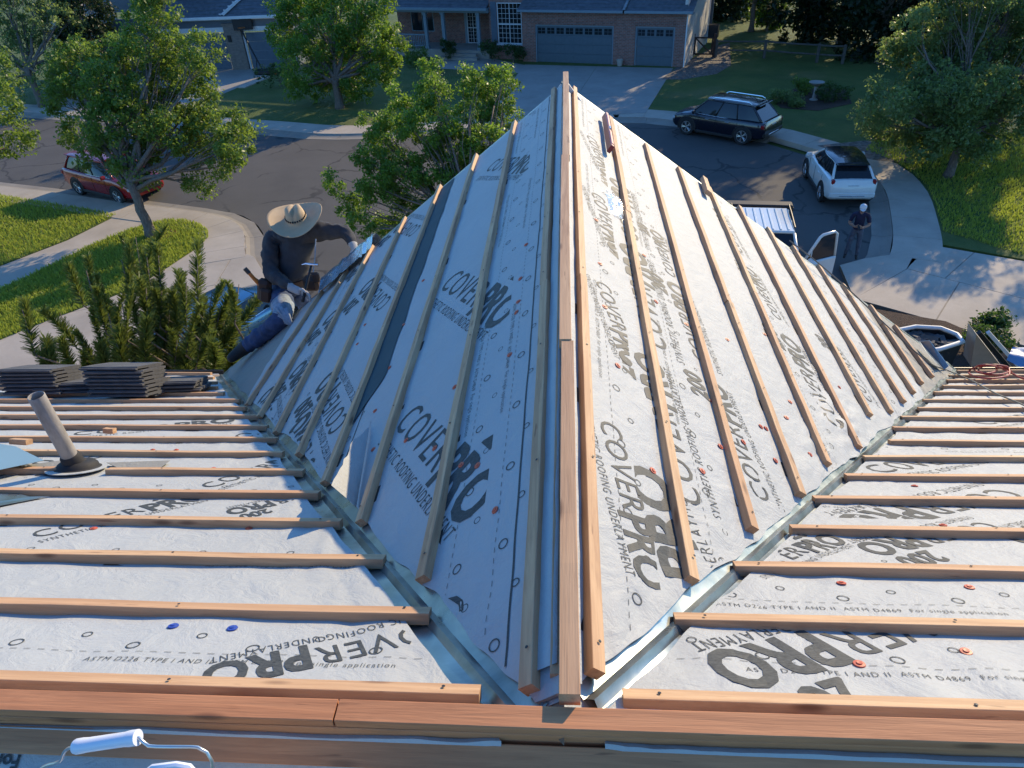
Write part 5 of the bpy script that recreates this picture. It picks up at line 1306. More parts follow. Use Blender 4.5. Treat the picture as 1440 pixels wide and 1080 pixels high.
for i in range(150):
    k = random.random(); a = random.choice(loop).lerp(random.choice(loop), k).lerp(cen, random.random()*.5+.1)
    Mr = (Matrix.Rotation(random.uniform(0, 6.3), 3, 'Z') @ Matrix.Rotation(random.uniform(-.5, .5), 3, 'X'))
    rub.box(a-Vector((0, 0, random.uniform(.06, .2))), (random.uniform(.12, .42), random.uniform(.06, .3), .03), random.choice((0, 0, 1)), Mr)
o = rub.build('rubble', [M['tile'], M['fence_grey']], tr); o['kind'] = 'stuff'
for x in (-.5, .5): w_ = wheel(tr, x, -.95, .36, .22, -1); w_.matrix_parent_inverse = Matrix()
# cargo trailer with a tan side and a blue tarp beyond the eave
tz = -8.3; P = [G(1373, 470, tz), G(1365, 515, tz-1.1), G(1412, 520, tz-1.1)]
ct = thing('equipment_lift', 'tan sided hoist trailer with black and white boom rails beyond the right eave', 'trailer', (P[0].x, P[0].y, GZ), world_children=True)
MB().prism([P[0], P[1], P[2]], (.06, .5, -.02)).build('side_panel', M['siding_tan'], ct)
MB().tube([P[0]+Vector((.02, -.02, .06)), P[2]+Vector((.08, -.05, .06))], .06, 4).build('boom', M['black'], ct); MB().tube([P[0]+Vector((.22, 0, .05)), P[2]+Vector((.32, -.02, .05))], .05, 4).build('boom_rail', M['trim'], ct)
MB().bbox((P[0].x-.1, P[0].y-1.2, GZ+.3), (P[0].x+1.2, P[0].y+.4, GZ+.5)).build('chassis', M['black'], ct)
for x in (.0, 1.0): w_ = wheel(ct, x, -1.2, .33, .2, -1); w_.matrix_parent_inverse = Matrix()
tp_ = [G(1418, 500, -7.9), G(1424, 488, -7.9), G(1500, 490, -7.9), G(1500, 540, -7.9), G(1432, 522, -7.9)]
b = MB(); V = []; nn = 12
for i in range(nn+1):
    for j in range(nn+1):
        u, v = i/nn, j/nn; p = tp_[1].lerp(tp_[2], u).lerp(tp_[0].lerp(tp_[3], u), v); V.append(p+Vector((0, 0, .05*mnoise.noise((u*4, v*4, 2))-.5*max(0, v-.8))))
me = bpy.data.meshes.new('tarp'); me.from_pydata(V, [], [(i*(nn+1)+j, i*(nn+1)+j+1, (i+1)*(nn+1)+j+1, (i+1)*(nn+1)+j) for i in range(nn) for j in range(nn)]); me.materials.append(M['tarp']); shade(me, True)
tag(link('tarp', me), 'bright blue tarp spread at the far right beyond the eave', 'tarp')
# ================================================================== trees
def leaves(name, centers, radii, per, size, mat, parent, up=.35, seed=0, flat=.75, clump=None):
    """leaf-sized rhombic faces scattered in tufts; var = tone of each leaf, by tuft and by leaf"""
    r = np.random.default_rng(seed); C = np.asarray(centers); n = len(C)*per
    c = np.repeat(C, per, 0); rad = np.repeat(np.asarray(radii), per)
    d = r.normal(size=(n, 3)); d /= np.linalg.norm(d, axis=1)[:, None]; rr = r.random(n)**.45
    p = c+d*(rad*rr)[:, None]*np.array([1, 1, flat])
    nrm = r.normal(size=(n, 3))*.75+d*.5+np.array([0, 0, up]); nrm /= np.linalg.norm(nrm, axis=1)[:, None]
    ax = r.normal(size=(n, 3))+d*.6-np.array([0, 0, .25]); ax -= nrm*(ax*nrm).sum(1)[:, None]; ax /= np.linalg.norm(ax, axis=1)[:, None]
    bx = np.cross(nrm, ax); s = size*(.4+1.05*r.random(n)**1.4)[:, None]
    v = np.stack([p-ax*s*.5, p+bx*s*.27-ax*s*.04+nrm*s*.05, p+ax*s*.55, p-bx*s*.27-ax*s*.04+nrm*s*.05], 1).reshape(-1, 3)
    f = np.arange(n*4).reshape(-1, 4); tone = np.clip(np.repeat(r.random(len(C)), per)*.55+r.random(n)*.5, 0, 1)
    return np_mesh(name, v, f, mat, parent, np.repeat(tone, 4))
def limb(b, p0, p1, r0, r1, k=5, wob=.12, rr=None):
    L = (p1-p0).length; pts = []
    for i in range(k+1):
        t = i/k; w = math.sin(math.pi*t)*wob*L; pts.append(p0.lerp(p1, t)+Vector((rr.uniform(-1, 1), rr.uniform(-1, 1), rr.uniform(-.3, .9)))*w*.45)
    pts[0] = p0; pts[-1] = p1; b.tube(pts, [r0+(r1-r0)*i/k for i in range(k+1)], 7 if r0 > .05 else 5); return pts
def tree(name, label, base, blobs, tr, fork, mat, tufts, per, size, group=None, seed=1, cat='tree', tuft_r=.34, lean=(0, 0), bark='bark', flat=.8, up=.35):
    """blobs: (world centre, radius). Trunk, limbs to each clump of the crown, twigs, then leaf tufts at the twig ends"""
    rr = random.Random(seed); base = Vector(base); t = thing(name, label, cat, base, 0, group, True)
    b = MB(); fk = base+Vector((lean[0], lean[1], fork)); k = 6
    pts = [base.lerp(fk, i/k)+Vector((rr.uniform(-.03, .03), rr.uniform(-.03, .03), 0)) for i in range(k+1)]; pts[0] = base-Vector((0, 0, .1))
    b.tube(pts, [tr*1.35]+[tr*(1-.3*i/k) for i in range(1, k+1)], 10)
    cen = []; rad = []; vol = sum(q[1]**2.2 for q in blobs)
    for c, R_ in blobs:
        c = Vector(c); j = min(range(len(pts)), key=lambda i: abs(i-k+rr.randint(0, 1)))
        start = pts[rr.choice((k, k, k-1))]
        lp = limb(b, start, start.lerp(c, .82), tr*.5*min(1, R_/1.2+.3), tr*.16, 5, .10, rr)
        nt = max(3, int(tufts*R_**2.2/vol))
        for i in range(nt):
            d = Vector((rr.gauss(0, 1), rr.gauss(0, 1), rr.gauss(.15, .9))).normalized(); q = c+Vector((d.x, d.y, d.z*.9))*R_*rr.uniform(.35, 1.0)**.6
            cen.append(tuple(q)); rad.append(tuft_r*rr.uniform(.55, 1.25))
            if i % 3 == 0: limb(b, lp[rr.randint(2, 5)], q, tr*.10, tr*.025, 3, .12, rr)
    b.build('trunk', M[bark], t, smooth=True)
    leaves('crown', cen, rad, per, size, mat, t, up, seed, flat); return t
def pb(base, lst, seed, dd=1.2, k=1.0):
    """crown clumps read off the photograph as (x, y, radius in px[, depth offset]); each gets its own distance"""
    r = random.Random(seed); d0 = depth(base); out = []
    for q in lst:
        d = d0+(q[3] if len(q) > 3 else r.uniform(-dd, dd)); out.append((at(q[0], q[1], d), q[2]*d/CF*k))
    return out
B = G(213, 333, LZ)
tree('street_tree', 'slender ash tree in a red mulch ring on the lawn island', B,
     pb(B, [(212, 55, 50), (222, 15, 32, -1.), (120, 105, 52), (95, 135, 34), (165, 128, 50, -.8), (252, 95, 46), (300, 185, 46), (330, 205, 30), (235, 190, 48, -.6), (160, 178, 46), (112, 195, 30), (318, 232, 28), (285, 75, 30, -1), (190, 238, 30, -.8), (140, 225, 28), (345, 180, 18), (282, 252, 24), (175, 80, 36), (110, 70, 22), (270, 145, 44, .6), (200, 150, 44, .5)], 3),
     .19, 2.0, M['leaf'], 680, 92, .125, seed=5, lean=(-.12, .1))
B = G(640, 330, LZ) ; B = Vector((-2.6, 19.0, LZ))
tree('front_yard_tree', 'bright green young ash rising just beyond the shaded side of the gable', B,
     pb(B, [(605, 95, 18), (606, 130, 26), (560, 140, 20), (600, 178, 44), (660, 108, 18), (700, 108, 20), (672, 150, 36), (706, 158, 26), (545, 190, 34), (520, 222, 24), (640, 210, 46), (570, 250, 40), (615, 270, 34), (535, 265, 30), (680, 205, 30), (508, 168, 10), (715, 125, 14), (490, 290, 22), (470, 262, 14), (505, 320, 20), (462, 245, 8), (575, 300, 28), (655, 250, 26), (540, 320, 22)], 4, .8),
     .13, 1.6, M['leaf_mid'], 680, 90, .092, seed=6, tuft_r=.24)
B = G(1332, 249, LZ)
tree('lawn_tree', 'large grey green ash tree on the lawn at the right edge', B,
     pb(B, [(1330, 40, 50), (1400, 20, 60), (1300, 80, 44), (1265, 70, 26), (1370, 100, 58), (1430, 90, 60), (1250, 150, 34), (1290, 160, 46), (1350, 170, 46), (1225, 170, 22), (1250, 185, 24), (1420, 165, 40), (1320, 120, 50), (1285, 35, 22), (1390, 185, 26), (1335, 200, 24), (1460, 130, 40), (1235, 125, 14), (1370, -20, 60), (1440, -40, 60), (1300, 200, 18), (1500, 40, 60), (1330, 185, 34, -1.4), (1300, 205, 22, -1.2), (1368, 208, 26, -1.2), (1345, 140, 50, -1.6), (1395, 130, 40, -1.8)], 5, 1.6),
     .17, 1.5, M['leaf_grey'], 1250, 80, .14, seed=7, lean=(.2, .1), tuft_r=.38)
B = G(-60, 330, LZ)
tree('street_tree', 'ash tree at the far left edge, only its drooping branches in view', B,
     pb(B, [(5, 150, 24), (12, 178, 26), (30, 200, 22), (-10, 205, 34), (-40, 150, 60), (-60, 200, 50), (18, 120, 12), (40, 205, 10), (-60, 90, 70), (-120, 150, 70)], 6),
     .17, 2.2, M['leaf'], 300, 60, .13, seed=8)
B = G(60, 150, LZ)
tree('yard_tree', 'tall pale olive tree in the top left corner beyond the street', B,
     pb(B, [(30, 20, 50), (80, 40, 40), (50, 70, 44), (10, 80, 40), (90, 75, 28), (20, 110, 30), (60, 105, 26), (100, 10, 24), (-30, 40, 60), (60, -30, 60), (0, -40, 60)], 7),
     .2, 2.2, M['leaf_grey'], 380, 50, .17, seed=9, tuft_r=.42)
B = G(478, 152, LZ)
tree('yard_tree', 'deep green tree on the lawn between the blue and brick houses', B,
     pb(B, [(470, 40, 52), (430, 30, 44), (520, 50, 44), (475, 90, 44), (425, 90, 36), (530, 95, 34), (400, 55, 28), (550, 70, 26), (450, 125, 22), (500, 120, 26), (415, 125, 18), (460, -15, 50), (520, -10, 40), (405, 5, 30), (555, 45, 14)], 8, 1.6),
     .24, 1.5, M['leaf_mid'], 660, 75, .16, seed=10, tuft_r=.42)
B = G(122, 142, LZ)
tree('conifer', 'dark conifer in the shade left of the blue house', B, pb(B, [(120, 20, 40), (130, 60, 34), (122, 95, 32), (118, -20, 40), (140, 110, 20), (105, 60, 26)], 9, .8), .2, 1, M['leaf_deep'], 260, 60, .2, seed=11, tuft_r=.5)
# dark wood behind the right hand yard: every tree its own
wood = [(1070, 45, 5.0, 'leaf_grey', 'small sunlit shrub tree glowing at the edge of the dark wood'), ]
B = G(1078, 44, LZ)
tree('yard_tree', 'small sunlit tree glowing at the edge of the dark wood', B, pb(B, [(1075, 12, 16), (1085, 28, 14), (1068, 26, 11), (1080, -8, 18), (1092, 12, 10)], 12, .8), .1, .6, M['leaf_mid'], 120, 60, .2, seed=12, tuft_r=.45)
for i, (px, py, hh, rad, lab) in enumerate([(1010, 25, 10, 60, 'dark tree behind the pale siding wall'), (1130, 55, 12, 70, 'dark tree standing behind the sunlit small tree'), (1180, 62, 13, 70, 'broad dark tree behind the right hand rail fence'), (1235, 88, 13, 60, 'dark tree at the end of the right hand rail fence'), (1290, 70, 13, 70, 'tall dark tree behind the grey green lawn tree'), (1400, 60, 10, 80, 'tall dark tree in the top right corner'), (1040, 10, 12, 60, 'far dark tree in the gap beyond the gate')]):
    B = G(px, py, LZ); d0 = depth(B); rr = random.Random(50+i); bl = []
    for k in range(12):
        z = 1.0+hh*(k/11); bl.append((B+Vector((rr.uniform(-1.6, 1.6), rr.uniform(-1.4, 1.4), z)), (2.6-.09*k)*rr.uniform(.8, 1.1)))
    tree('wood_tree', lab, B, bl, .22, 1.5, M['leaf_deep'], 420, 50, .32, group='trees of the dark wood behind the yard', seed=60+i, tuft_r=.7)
# trees just outside the picture on the right whose shade lies over the lawn and drive
for i, (x, y, hh) in enumerate([(24.5, 31.5, 9), (8.6, 60.5, 12), (30, 47, 11), (25, 53, 11), (34, 38, 10), (13.2, 57.5, 12)]):
    B = Vector((x, y, LZ)); rr = random.Random(90+i); bl = [(B+Vector((rr.uniform(-2, 2), rr.uniform(-2, 2), 2.4+(hh-2.4)*k/9)), rr.uniform(1.0, 1.7)) for k in range(10)]
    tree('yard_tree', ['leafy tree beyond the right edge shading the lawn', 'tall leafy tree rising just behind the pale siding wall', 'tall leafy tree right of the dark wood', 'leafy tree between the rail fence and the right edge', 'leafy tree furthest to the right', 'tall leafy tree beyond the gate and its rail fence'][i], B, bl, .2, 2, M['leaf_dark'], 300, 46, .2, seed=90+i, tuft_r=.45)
# shrubs by the porch and the bed round the bird bath
def shrub(px, py, r, h, label, mat='leaf_dark', seed=0, n=26, name='shrub', group=None, size=.10):
    B = G(px, py, LZ); rr = random.Random(seed); bl = [(B+Vector((rr.uniform(-.6, .6)*r, rr.uniform(-.6, .6)*r, h*rr.uniform(.35, .75))), r*rr.uniform(.45, .7)) for k in range(5)]
    return tree(name, label, B, bl, .04, h*.2, M[mat], n*3, 30, size, group, seed, 'shrub', .2)
shrub(695, 86, .9, 1.3, 'dark rounded shrub under the white framed window', seed=1)
shrub(722, 90, .8, 1.2, 'dark shrub between the window and the double garage', seed=2)
shrub(632, 84, .6, 1.5, 'tall dark shrub left of the porch steps', seed=3)
shrub(590, 92, .8, 1.2, 'leafy shrub below the porch railing', 'leaf', seed=4)
shrub(395, 122, 1.1, 1.6, 'dark evergreen shrub at the corner of the blue drive', 'leaf_dark', seed=5)
shrub(1100, 146, .6, .6, 'pale flowering clump at the near end of the bird bath bed', 'leaf_grey', seed=6, size=.08)
shrub(1120, 150, .5, .45, 'low grey green clump in front of the bird bath', 'leaf_grey', seed=7, size=.08)
shrub(1175, 140, .9, .7, 'dark mounded plant right of the bird bath', 'leaf_dark', seed=8)
shrub(1128, 131, .6, .7, 'yellowish plant left behind the bird bath', 'leaf', seed=9)
shrub(1368, 492, .5, .7, 'dark low shrub beside the trailer near the right eave', 'leaf_dark', seed=10)
shrub(1392, 470, .4, .5, 'small dark plant at the edge of the right drive', 'leaf_dark', seed=11)
# grass tufts that break up the nearest lawns
def tufts(name, n, poly, seed, h=.09):
    r = np.random.default_rng(seed); P = np.array([(p[0], p[1]) for p in poly]); lo, hi = P.min(0), P.max(0); q = r.random((n*3, 2))*(hi-lo)+lo
    ins = np.zeros(len(q), bool); j = len(P)-1
    for i in range(len(P)):
        c = ((P[i, 1] > q[:, 1]) != (P[j, 1] > q[:, 1])) & (q[:, 0] < (P[j, 0]-P[i, 0])*(q[:, 1]-P[i, 1])/(P[j, 1]-P[i, 1]+1e-9)+P[i, 0]); ins ^= c; j = i
    q = q[ins][:n]; n = len(q); a = r.random(n)*6.28; w = .012+.012*r.random(n); hh = h*(.5+r.random(n)); le = r.normal(size=(n, 2))*.03
    base = np.c_[q, np.full(n, LZ-.01)]; side = np.c_[np.cos(a)*w, np.sin(a)*w, np.zeros(n)]; tip = base+np.c_[le, hh]
    v = np.stack([base-side, base+side, tip+side*.3, tip-side*.3], 1).reshape(-1, 3)
    o = np_mesh(name, v, np.arange(n*4).reshape(-1, 4), M['grass'], None, np.repeat(r.random(n), 4)); o['kind'] = 'stuff'
tufts('grass', 45000, [(p.x, p.y) for p in isl], 1)
tufts('grass', 30000, [(-25, 28), (-20, 26.2), (-17.3, 25.1), (-18.0, 22.7), (-19.2, 20.6), (-22, 17), (-27, 20)], 2)
tufts('grass', 60000, [(p.x+.08, p.y) for p in edge if p.x > 8 and 21.7 < p.y < 31][::-1]+[(13.6, 20.3), (24, 15.5), (25, 31), (14, 33)], 3)

# ---------------------------------------------------------------- the pine below the left eave: upright shoots
PB = Vector((-4.6, 9.3, LZ)); pine = thing('pine', 'bushy pine with upright candle shoots just below the left eave', 'tree', PB, world_children=True)
tips = [(28, 424, 50, 500), (80, 432, 108, 490), (58, 495, 70, 515), (118, 368, 140, 450), (95, 372, 118, 430), (140, 385, 160, 470), (168, 352, 188, 440), (185, 398, 195, 470), (188, 318, 205, 420), (205, 350, 215, 430), (222, 345, 228, 440), (178, 330, 196, 400), (246, 408, 250, 470), (262, 385, 262, 460), (278, 352, 278, 440), (240, 430, 232, 490), (288, 425, 280, 490), (312, 425, 300, 480), (337, 390, 330, 455), (318, 440, 305, 500), (300, 400, 290, 470), (270, 430, 262, 500), (150, 430, 165, 500), (125, 440, 150, 500), (108, 470, 135, 510), (160, 470, 175, 520), (200, 450, 205, 515), (218, 470, 215, 520), (185, 480, 190, 525), (250, 470, 245, 520), (285, 470, 275, 520), (310, 480, 300, 525), (335, 455, 320, 510), (140, 490, 150, 520), (80, 478, 100, 515), (228, 400, 225, 460), (170, 415, 180, 480), (132, 405, 150, 470), (205, 395, 208, 460), (345, 478, 330, 520), (120, 500, 130, 530), (330, 500, 320, 530), (255, 500, 250, 530), (215, 500, 212, 535)]
NV = []; NT = []; tb = MB(); rp = random.Random(3)
tb.tube([PB, PB+Vector((.05, .05, 2.2)), PB+Vector((.0, 0, 4.2))], [.16, .12, .05], 8)
allsh = []
for (tx, ty_, bx_, by_) in tips:
    d = 10.6+rp.uniform(-.7, .7); T = at(tx, ty_, d); Bq = at(bx_, by_, d+rp.uniform(-.1, .3)); allsh.append((T, Bq, 1))
    for k in range(2):
        o = Vector((rp.uniform(-.4, .4), rp.uniform(-.1, .7), rp.uniform(-.8, -.25))); allsh.append((Bq.lerp(T, rp.uniform(.5, .8))+o*1.1, Bq+o*.6-Vector((0, 0, .1)), .9))
    tb.tube([T.lerp(Bq, .15), Bq, Bq.lerp(PB+Vector((0, 0, 3.4)), .35)-Vector((0, 0, .5)), PB+Vector((0, 0, 2.4))], [.006, .013, .02, .04], 5)
rN = np.random.default_rng(5); VV = []; TT = []
for T, Bq, k in allsh:
    n = 460; t = rN.random(n)**.8; ax = np.array(T-Bq); Ln = np.linalg.norm(ax); ax = ax/Ln
    bend = rN.normal(size=3)*Ln*.16*np.array([1, 1, .3]); wk = .65+.6*rN.random()
    p = np.array(Bq)+np.outer(t*Ln, ax)+np.outer(t*t, bend); d = rN.normal(size=(n, 3)); d -= np.outer(d@ax, ax); d /= np.linalg.norm(d, axis=1)[:, None]
    dirn = d*.8+ax*(.35+.5*t)[:, None]; dirn /= np.linalg.norm(dirn, axis=1)[:, None]
    L = wk*(.13*(1-.22*t)+.015)*(.7+.5*rN.random(n)); w = np.cross(dirn, rN.normal(size=(n, 3))); w /= np.linalg.norm(w, axis=1)[:, None]; w *= .0085
    e_ = p+dirn*L[:, None]; VV.append(np.stack([p-w, p+w, e_+w*.4, e_-w*.4], 1).reshape(-1, 3)); tone = np.clip(.15+.55*t+.3*rN.random(n), 0, 1); TT.append(np.repeat(tone, 4))
VV = np.concatenate(VV); TT = np.concatenate(TT)
np_mesh('needles', VV, np.arange(len(VV)).reshape(-1, 4), M['needle'], pine, TT); tb.build('trunk', M['bark'], pine, smooth=True)
# ================================================================== people
def skin_body(name, joints, bones, mats, region, parent, extra=(), sub=2):
    """one continuous figure: joints {name: (pos, rx, ry)}, grown with a Skin modifier from the pelvis"""
    ids = {k: i for i, k in enumerate(joints)}; me = bpy.data.meshes.new(name)
    me.from_pydata([tuple(v[0]) for v in joints.values()], [(ids[a], ids[b]) for a, b in bones], [])
    o = bpy.data.objects.new(name, me); COL.objects.link(o); sm = o.modifiers.new('s', 'SKIN'); sm.use_smooth_shade = True; sm.branch_smoothing = .35
    for k, v in joints.items():
        d = me.skin_vertices[0].data[ids[k]]; d.radius = (v[1], v[2]); d.use_root = (k == 'pelvis' or k == 'root')
    ss = o.modifiers.new('u', 'SUBSURF'); ss.levels = ss.render_levels = sub
    dg = bpy.context.evaluated_depsgraph_get(); m2 = bpy.data.meshes.new_from_object(o.evaluated_get(dg)); bpy.data.objects.remove(o); bpy.data.meshes.remove(me)
    m2.name = name; m2.materials.clear()
    for m_ in mats: m2.materials.append(m_)
    P = {k: Vector(v[0]) for k, v in joints.items()}
    if region:
        for q in m2.polygons:
            best = None
            for (a, b) in bones:
                A, B_ = P[a], P[b]; ab = B_-A; t = max(0, min(1, (q.center-A).dot(ab)/max(1e-9, ab.length_squared))); d = (q.center-(A+ab*t)).length-.4*(joints[a][1]*(1-t)+joints[b][1]*t)
                if best is None or d < best[0]: best = (d, a, b, t)
            q.material_index = region(best[1], best[2], best[3], q.center)
    shade(m2, True); return m2
def merge(meshes, name, parent, mats):
    bm = bmesh.new()
    for m_ in meshes: bm.from_mesh(m_)
    me = bpy.data.meshes.new(name); bm.to_mesh(me); bm.free()
    for m_ in mats: me.materials.append(m_)
    shade(me, True); return link(name, me, parent)
def fingers(wrist, fwd, side, nrm, k, mat_i, mats, curl=.9):
    """four unequal bent fingers and a thumb from a palm"""
    out = []; root = wrist+fwd*.05*k
    for i, L in enumerate((.072, .08, .075, .058)):
        o = side*(.028-.019*i)*k; p0 = wrist+fwd*.04*k+o*.8; p1 = wrist+fwd*.092*k+o; a = curl
        d1 = fwd*math.cos(a*.5)+nrm*math.sin(a*.5); d2 = fwd*math.cos(a*1.2)+nrm*math.sin(a*1.2); d3 = fwd*math.cos(a*1.9)+nrm*math.sin(a*1.9)
        p2 = p1+d1*L*.45*k; p3 = p2+d2*L*.32*k; p4 = p3+d3*L*.25*k
        J = {'root': (p0, .010*k, .010*k), 'b': (p1, .0095*k, .0095*k), 'c': (p2, .0088*k, .0088*k), 'd': (p3, .008*k, .008*k), 'e': (p4, .006*k, .006*k)}
        m_ = skin_body('f', J, [('root', 'b'), ('b', 'c'), ('c', 'd'), ('d', 'e')], mats, lambda *q: mat_i, None, sub=1); out.append(m_)
    p0 = wrist+fwd*.02*k+side*.02*k; p1 = wrist+fwd*.05*k+side*.048*k+nrm*.012*k; p2 = p1+(fwd*.7+side*.35+nrm*.5)*.034*k; p3 = p2+(fwd*.7-side*.1+nrm*.6)*.026*k
    J = {'root': (p0, .0125*k, .0125*k), 'b': (p1, .011*k, .011*k), 'c': (p2, .0095*k, .0095*k), 'd': (p3, .007*k, .007*k)}
    out.append(skin_body('f', J, [('root', 'b'), ('b', 'c'), ('c', 'd')], mats, lambda *q: mat_i, None, sub=1)); return out

# --- the roofer at the left rake
KP = 1.05
def atm(px, py, d): return at(px, py, d*KP)

D = 6.62
hatc = atm(417, 303, 6.48); neck = atm(417, 322, 6.66); chest = atm(414, 350, 6.66); waist = atm(410, 386, 6.74); pel = atm(406, 405, 6.78)
shR = atm(383, 332, 6.66); elR = atm(379, 383, 6.58); wrR = atm(410, 405, 6.36); haR = atm(424, 411, 6.30)
shL = atm(448, 325, 6.62); elL = atm(486, 325, 6.62); wrL = atm(497, 344, 6.50); haL = atm(500, 354, 6.47)
hpR = atm(396, 409, 6.76); knR = atm(399, 447, 6.38); anR = atm(343, 490, 6.66); toR = atm(320, 508, 6.62)
hpL = atm(418, 409, 6.82); knL = atm(436, 442, 6.98); anL = atm(415, 470, 7.2); toL = atm(400, 492, 7.1)
head = atm(417, 312, 6.60)
J = {'pelvis': (pel, .18, .14), 'waist': (waist, .19, .14), 'chest': (chest, .225, .16), 'neckb': (atm(416, 328, 6.67), .15, .12), 'neck': (neck, .062, .062), 'head': (head, .085, .095), 'crown': (hatc+Vector((0, 0, .06)), .07, .08),
     'shR': (shR, .105, .10), 'elR': (elR, .076, .072), 'wrR': (wrR, .040, .036), 'shL': (shL, .10, .095), 'elL': (elL, .07, .068), 'wrL': (wrL, .038, .034),
     'palmR': (haR, .042, .026), 'palmL': (haL, .040, .024),
     'hpR': (hpR, .12, .12), 'knR': (knR, .098, .09), 'anR': (anR, .072, .07), 'toR': (toR, .045, .04), 'hpL': (hpL, .10, .10), 'knL': (knL, .075, .07), 'anL': (anL, .052, .052), 'toL': (toL, .045, .04)}
bones = [('pelvis', 'waist'), ('waist', 'chest'), ('chest', 'neckb'), ('neckb', 'neck'), ('neck', 'head'), ('head', 'crown'), ('neckb', 'shR'), ('shR', 'elR'), ('elR', 'wrR'), ('wrR', 'palmR'), ('neckb', 'shL'), ('shL', 'elL'), ('elL', 'wrL'), ('wrL', 'palmL'), ('pelvis', 'hpR'), ('hpR', 'knR'), ('knR', 'anR'), ('anR', 'toR'), ('pelvis', 'hpL'), ('hpL', 'knL'), ('knL', 'anL'), ('anL', 'toL')]
mats = [M['shirt_dark'], M['denim'], M['skin'], M['glove'], M['boot'], M['denim_fade']]
def reg(a, b, t, c):
    if b in ('head', 'crown') or (b == 'neck' and t > .5): return 2
    if b.startswith('palm') or (b.startswith('wr') and t > .93): return 3 
    if b in ('anR', 'anL') and t > .9 or b in ('toR', 'toL'): return 4
    if b.startswith('kn') and t > .55 and b == 'knR': return 5 if c.z > knR.z-.02 else 1
    if b.startswith(('hp', 'kn', 'an')): return 1
    if (a, b) == ('pelvis', 'waist') and t < .35: return 1
    return 0
man = thing('person', 'roofer in a straw hat, charcoal shirt and jeans crouching at the left rake', 'person', (pel.x, pel.y, pel.z-.5), world_children=True)
meshes = [skin_body('body', J, bones, mats, reg, None, sub=3)]
def folds(me, mi, amp, seed):
    """cloth: creases and soft folds pushed into the clothed part of a figure"""
    cl = set()
    for q in me.polygons:
        if q.material_index in mi: cl.update(q.vertices)
    for i in cl:
        v_ = me.vertices[i]; p = v_.co; n1 = mnoise.noise((p.x*9+seed, p.y*9, p.z*15)); n2 = 1-abs(mnoise.noise((p.x*13+p.z*8, p.y*13+seed, p.z*10)))*3.2
        v_.co = p+v_.normal*(amp*n1+amp*.8*max(0, n2))
folds(meshes[0], {0, 1, 5}, .016, 4.0)
v = lambda *q: Vector(q).normalized()
fw_ = (haR-wrR).normalized(); meshes += fingers(haR-fw_*.05, fw_, v(.2, -.3, .9), v(.3, -.9, -.2), 1.25, 3, mats, .95)
fw_ = (haL-wrL).normalized(); meshes += fingers(haL-fw_*.05, fw_, v(-.7, -.5, .2), v(.2, .3, -.6), 1.15, 3, mats, .8)
body = merge(meshes, 'body', man, mats)
# face under the brim
f_ = MB(); fd = v(.25, -.85, -.45); fr = frame(head, v(1, .3, 0), v(.1, .3, 1)); 
nose = head+fd*.105
f_.sphere(nose, .02, 8, sc=(.8, 1, 1.3)).sphere(head+v(1, .2, .1)*.09, .026, 8, sc=(.5, 1, 1.3)).sphere(head-v(1, .2, .1)*.09, .026, 8, sc=(.5, 1, 1.3)); f_.build('face', M['skin'], man, smooth=True)
# straw hat: dished crown with band of holes, wide brim curling up at the sides, tipped toward us
ht = MB(); upv = v(-.02, -.30, 1.0); Hx = frame(atm(417, 308, 6.50), v(1, .1, .05), upv)
prof = [(.0, .128), (.03, .133), (.058, .132), (.078, .118), (.088, .08), (.097, .03), (.103, .006), (.12, -.002), (.16, -.006), (.205, -.004), (.245, .008), (.262, .016), (.265, .012), (.245, .001), (.2, -.011), (.12, -.009), (.1, -.004)]
V = []; F = []; n = 40
for r_, z_ in prof:
    for k in range(n):
        a = 2*math.pi*k/n; x, y = r_*math.cos(a), r_*math.sin(a)*(1.08 if r_ < .11 else .97); z = z_
        if r_ > .11: z += .045*(r_-.11)/.15*(math.cos(a)**2*1.1-.35)*1.6
        if z_ > .07 and r_ < .09: z -= .036*math.exp(-(x/.022)**2)*(1-.5*(y/.1))+.012*(y < 0)*abs(y)/.1
        if .02 < z_ < .125 and r_ > .05: x *= 1-.10*max(0, -math.sin(a))*(z_/.12)
        V.append(Hx @ Vector((x, y, z)))
for i in range(len(prof)-1):
    for k in range(n): F.append((i*n+k, i*n+(k+1) % n, i*n+n+(k+1) % n, i*n+n+k))
me = bpy.data.meshes.new('straw_hat'); me.from_pydata(V, [], F); me.materials.append(M['straw']); shade(me, True); hat = link('straw_hat', me, man)
bd_ = MB()
for k in range(26):
    a = 2*math.pi*k/26; bd_.box(Hx @ Vector((.0955*math.cos(a), .103*math.sin(a), .04)), (.012, .012, .014), 0, (Hx.to_3x3() @ Matrix.Rotation(a, 3, 'Z')))
bd_.build('hat_band', M['boot'], hat)
# tool pouch, belt, suspenders and patch of worn denim
blt = MB(); c_ = atm(408, 392, 6.75); Bx = frame(c_, v(1, .1, 0), v(-.05, -.1, 1)); blt.lathe([(.18, -.03), (.188, -.028), (.188, .028), (.18, .03)], Bx, 28, sy=.78); blt.build('tool_belt', M['leather'], man, smooth=40)
po = thing('tool_pouch', '', 'x'); bpy.data.objects.remove(po)
pc = atm(372, 408, 6.62); pm = MB().bevbox(pc, (.13, .10, .24), .03, M=Matrix.Rotation(.25, 3, 'Y')).bevbox(pc+Vector((.02, -.05, -.03)), (.11, .06, .15), .02, M=Matrix.Rotation(.25, 3, 'Y')); pouch = pm.build('tool_pouch', M['leather'], man)
MB().tube([pc+Vector((-.02, -.02, .06)), pc+Vector((-.09, -.03, .20))], .018, 8).build('chisel_handle', M['orange'], pouch); MB().tube([pc+Vector((-.09, -.03, .20)), pc+Vector((-.12, -.03, .25))], .021, 8).build('chisel_cap', M['dark_steel'], pouch)
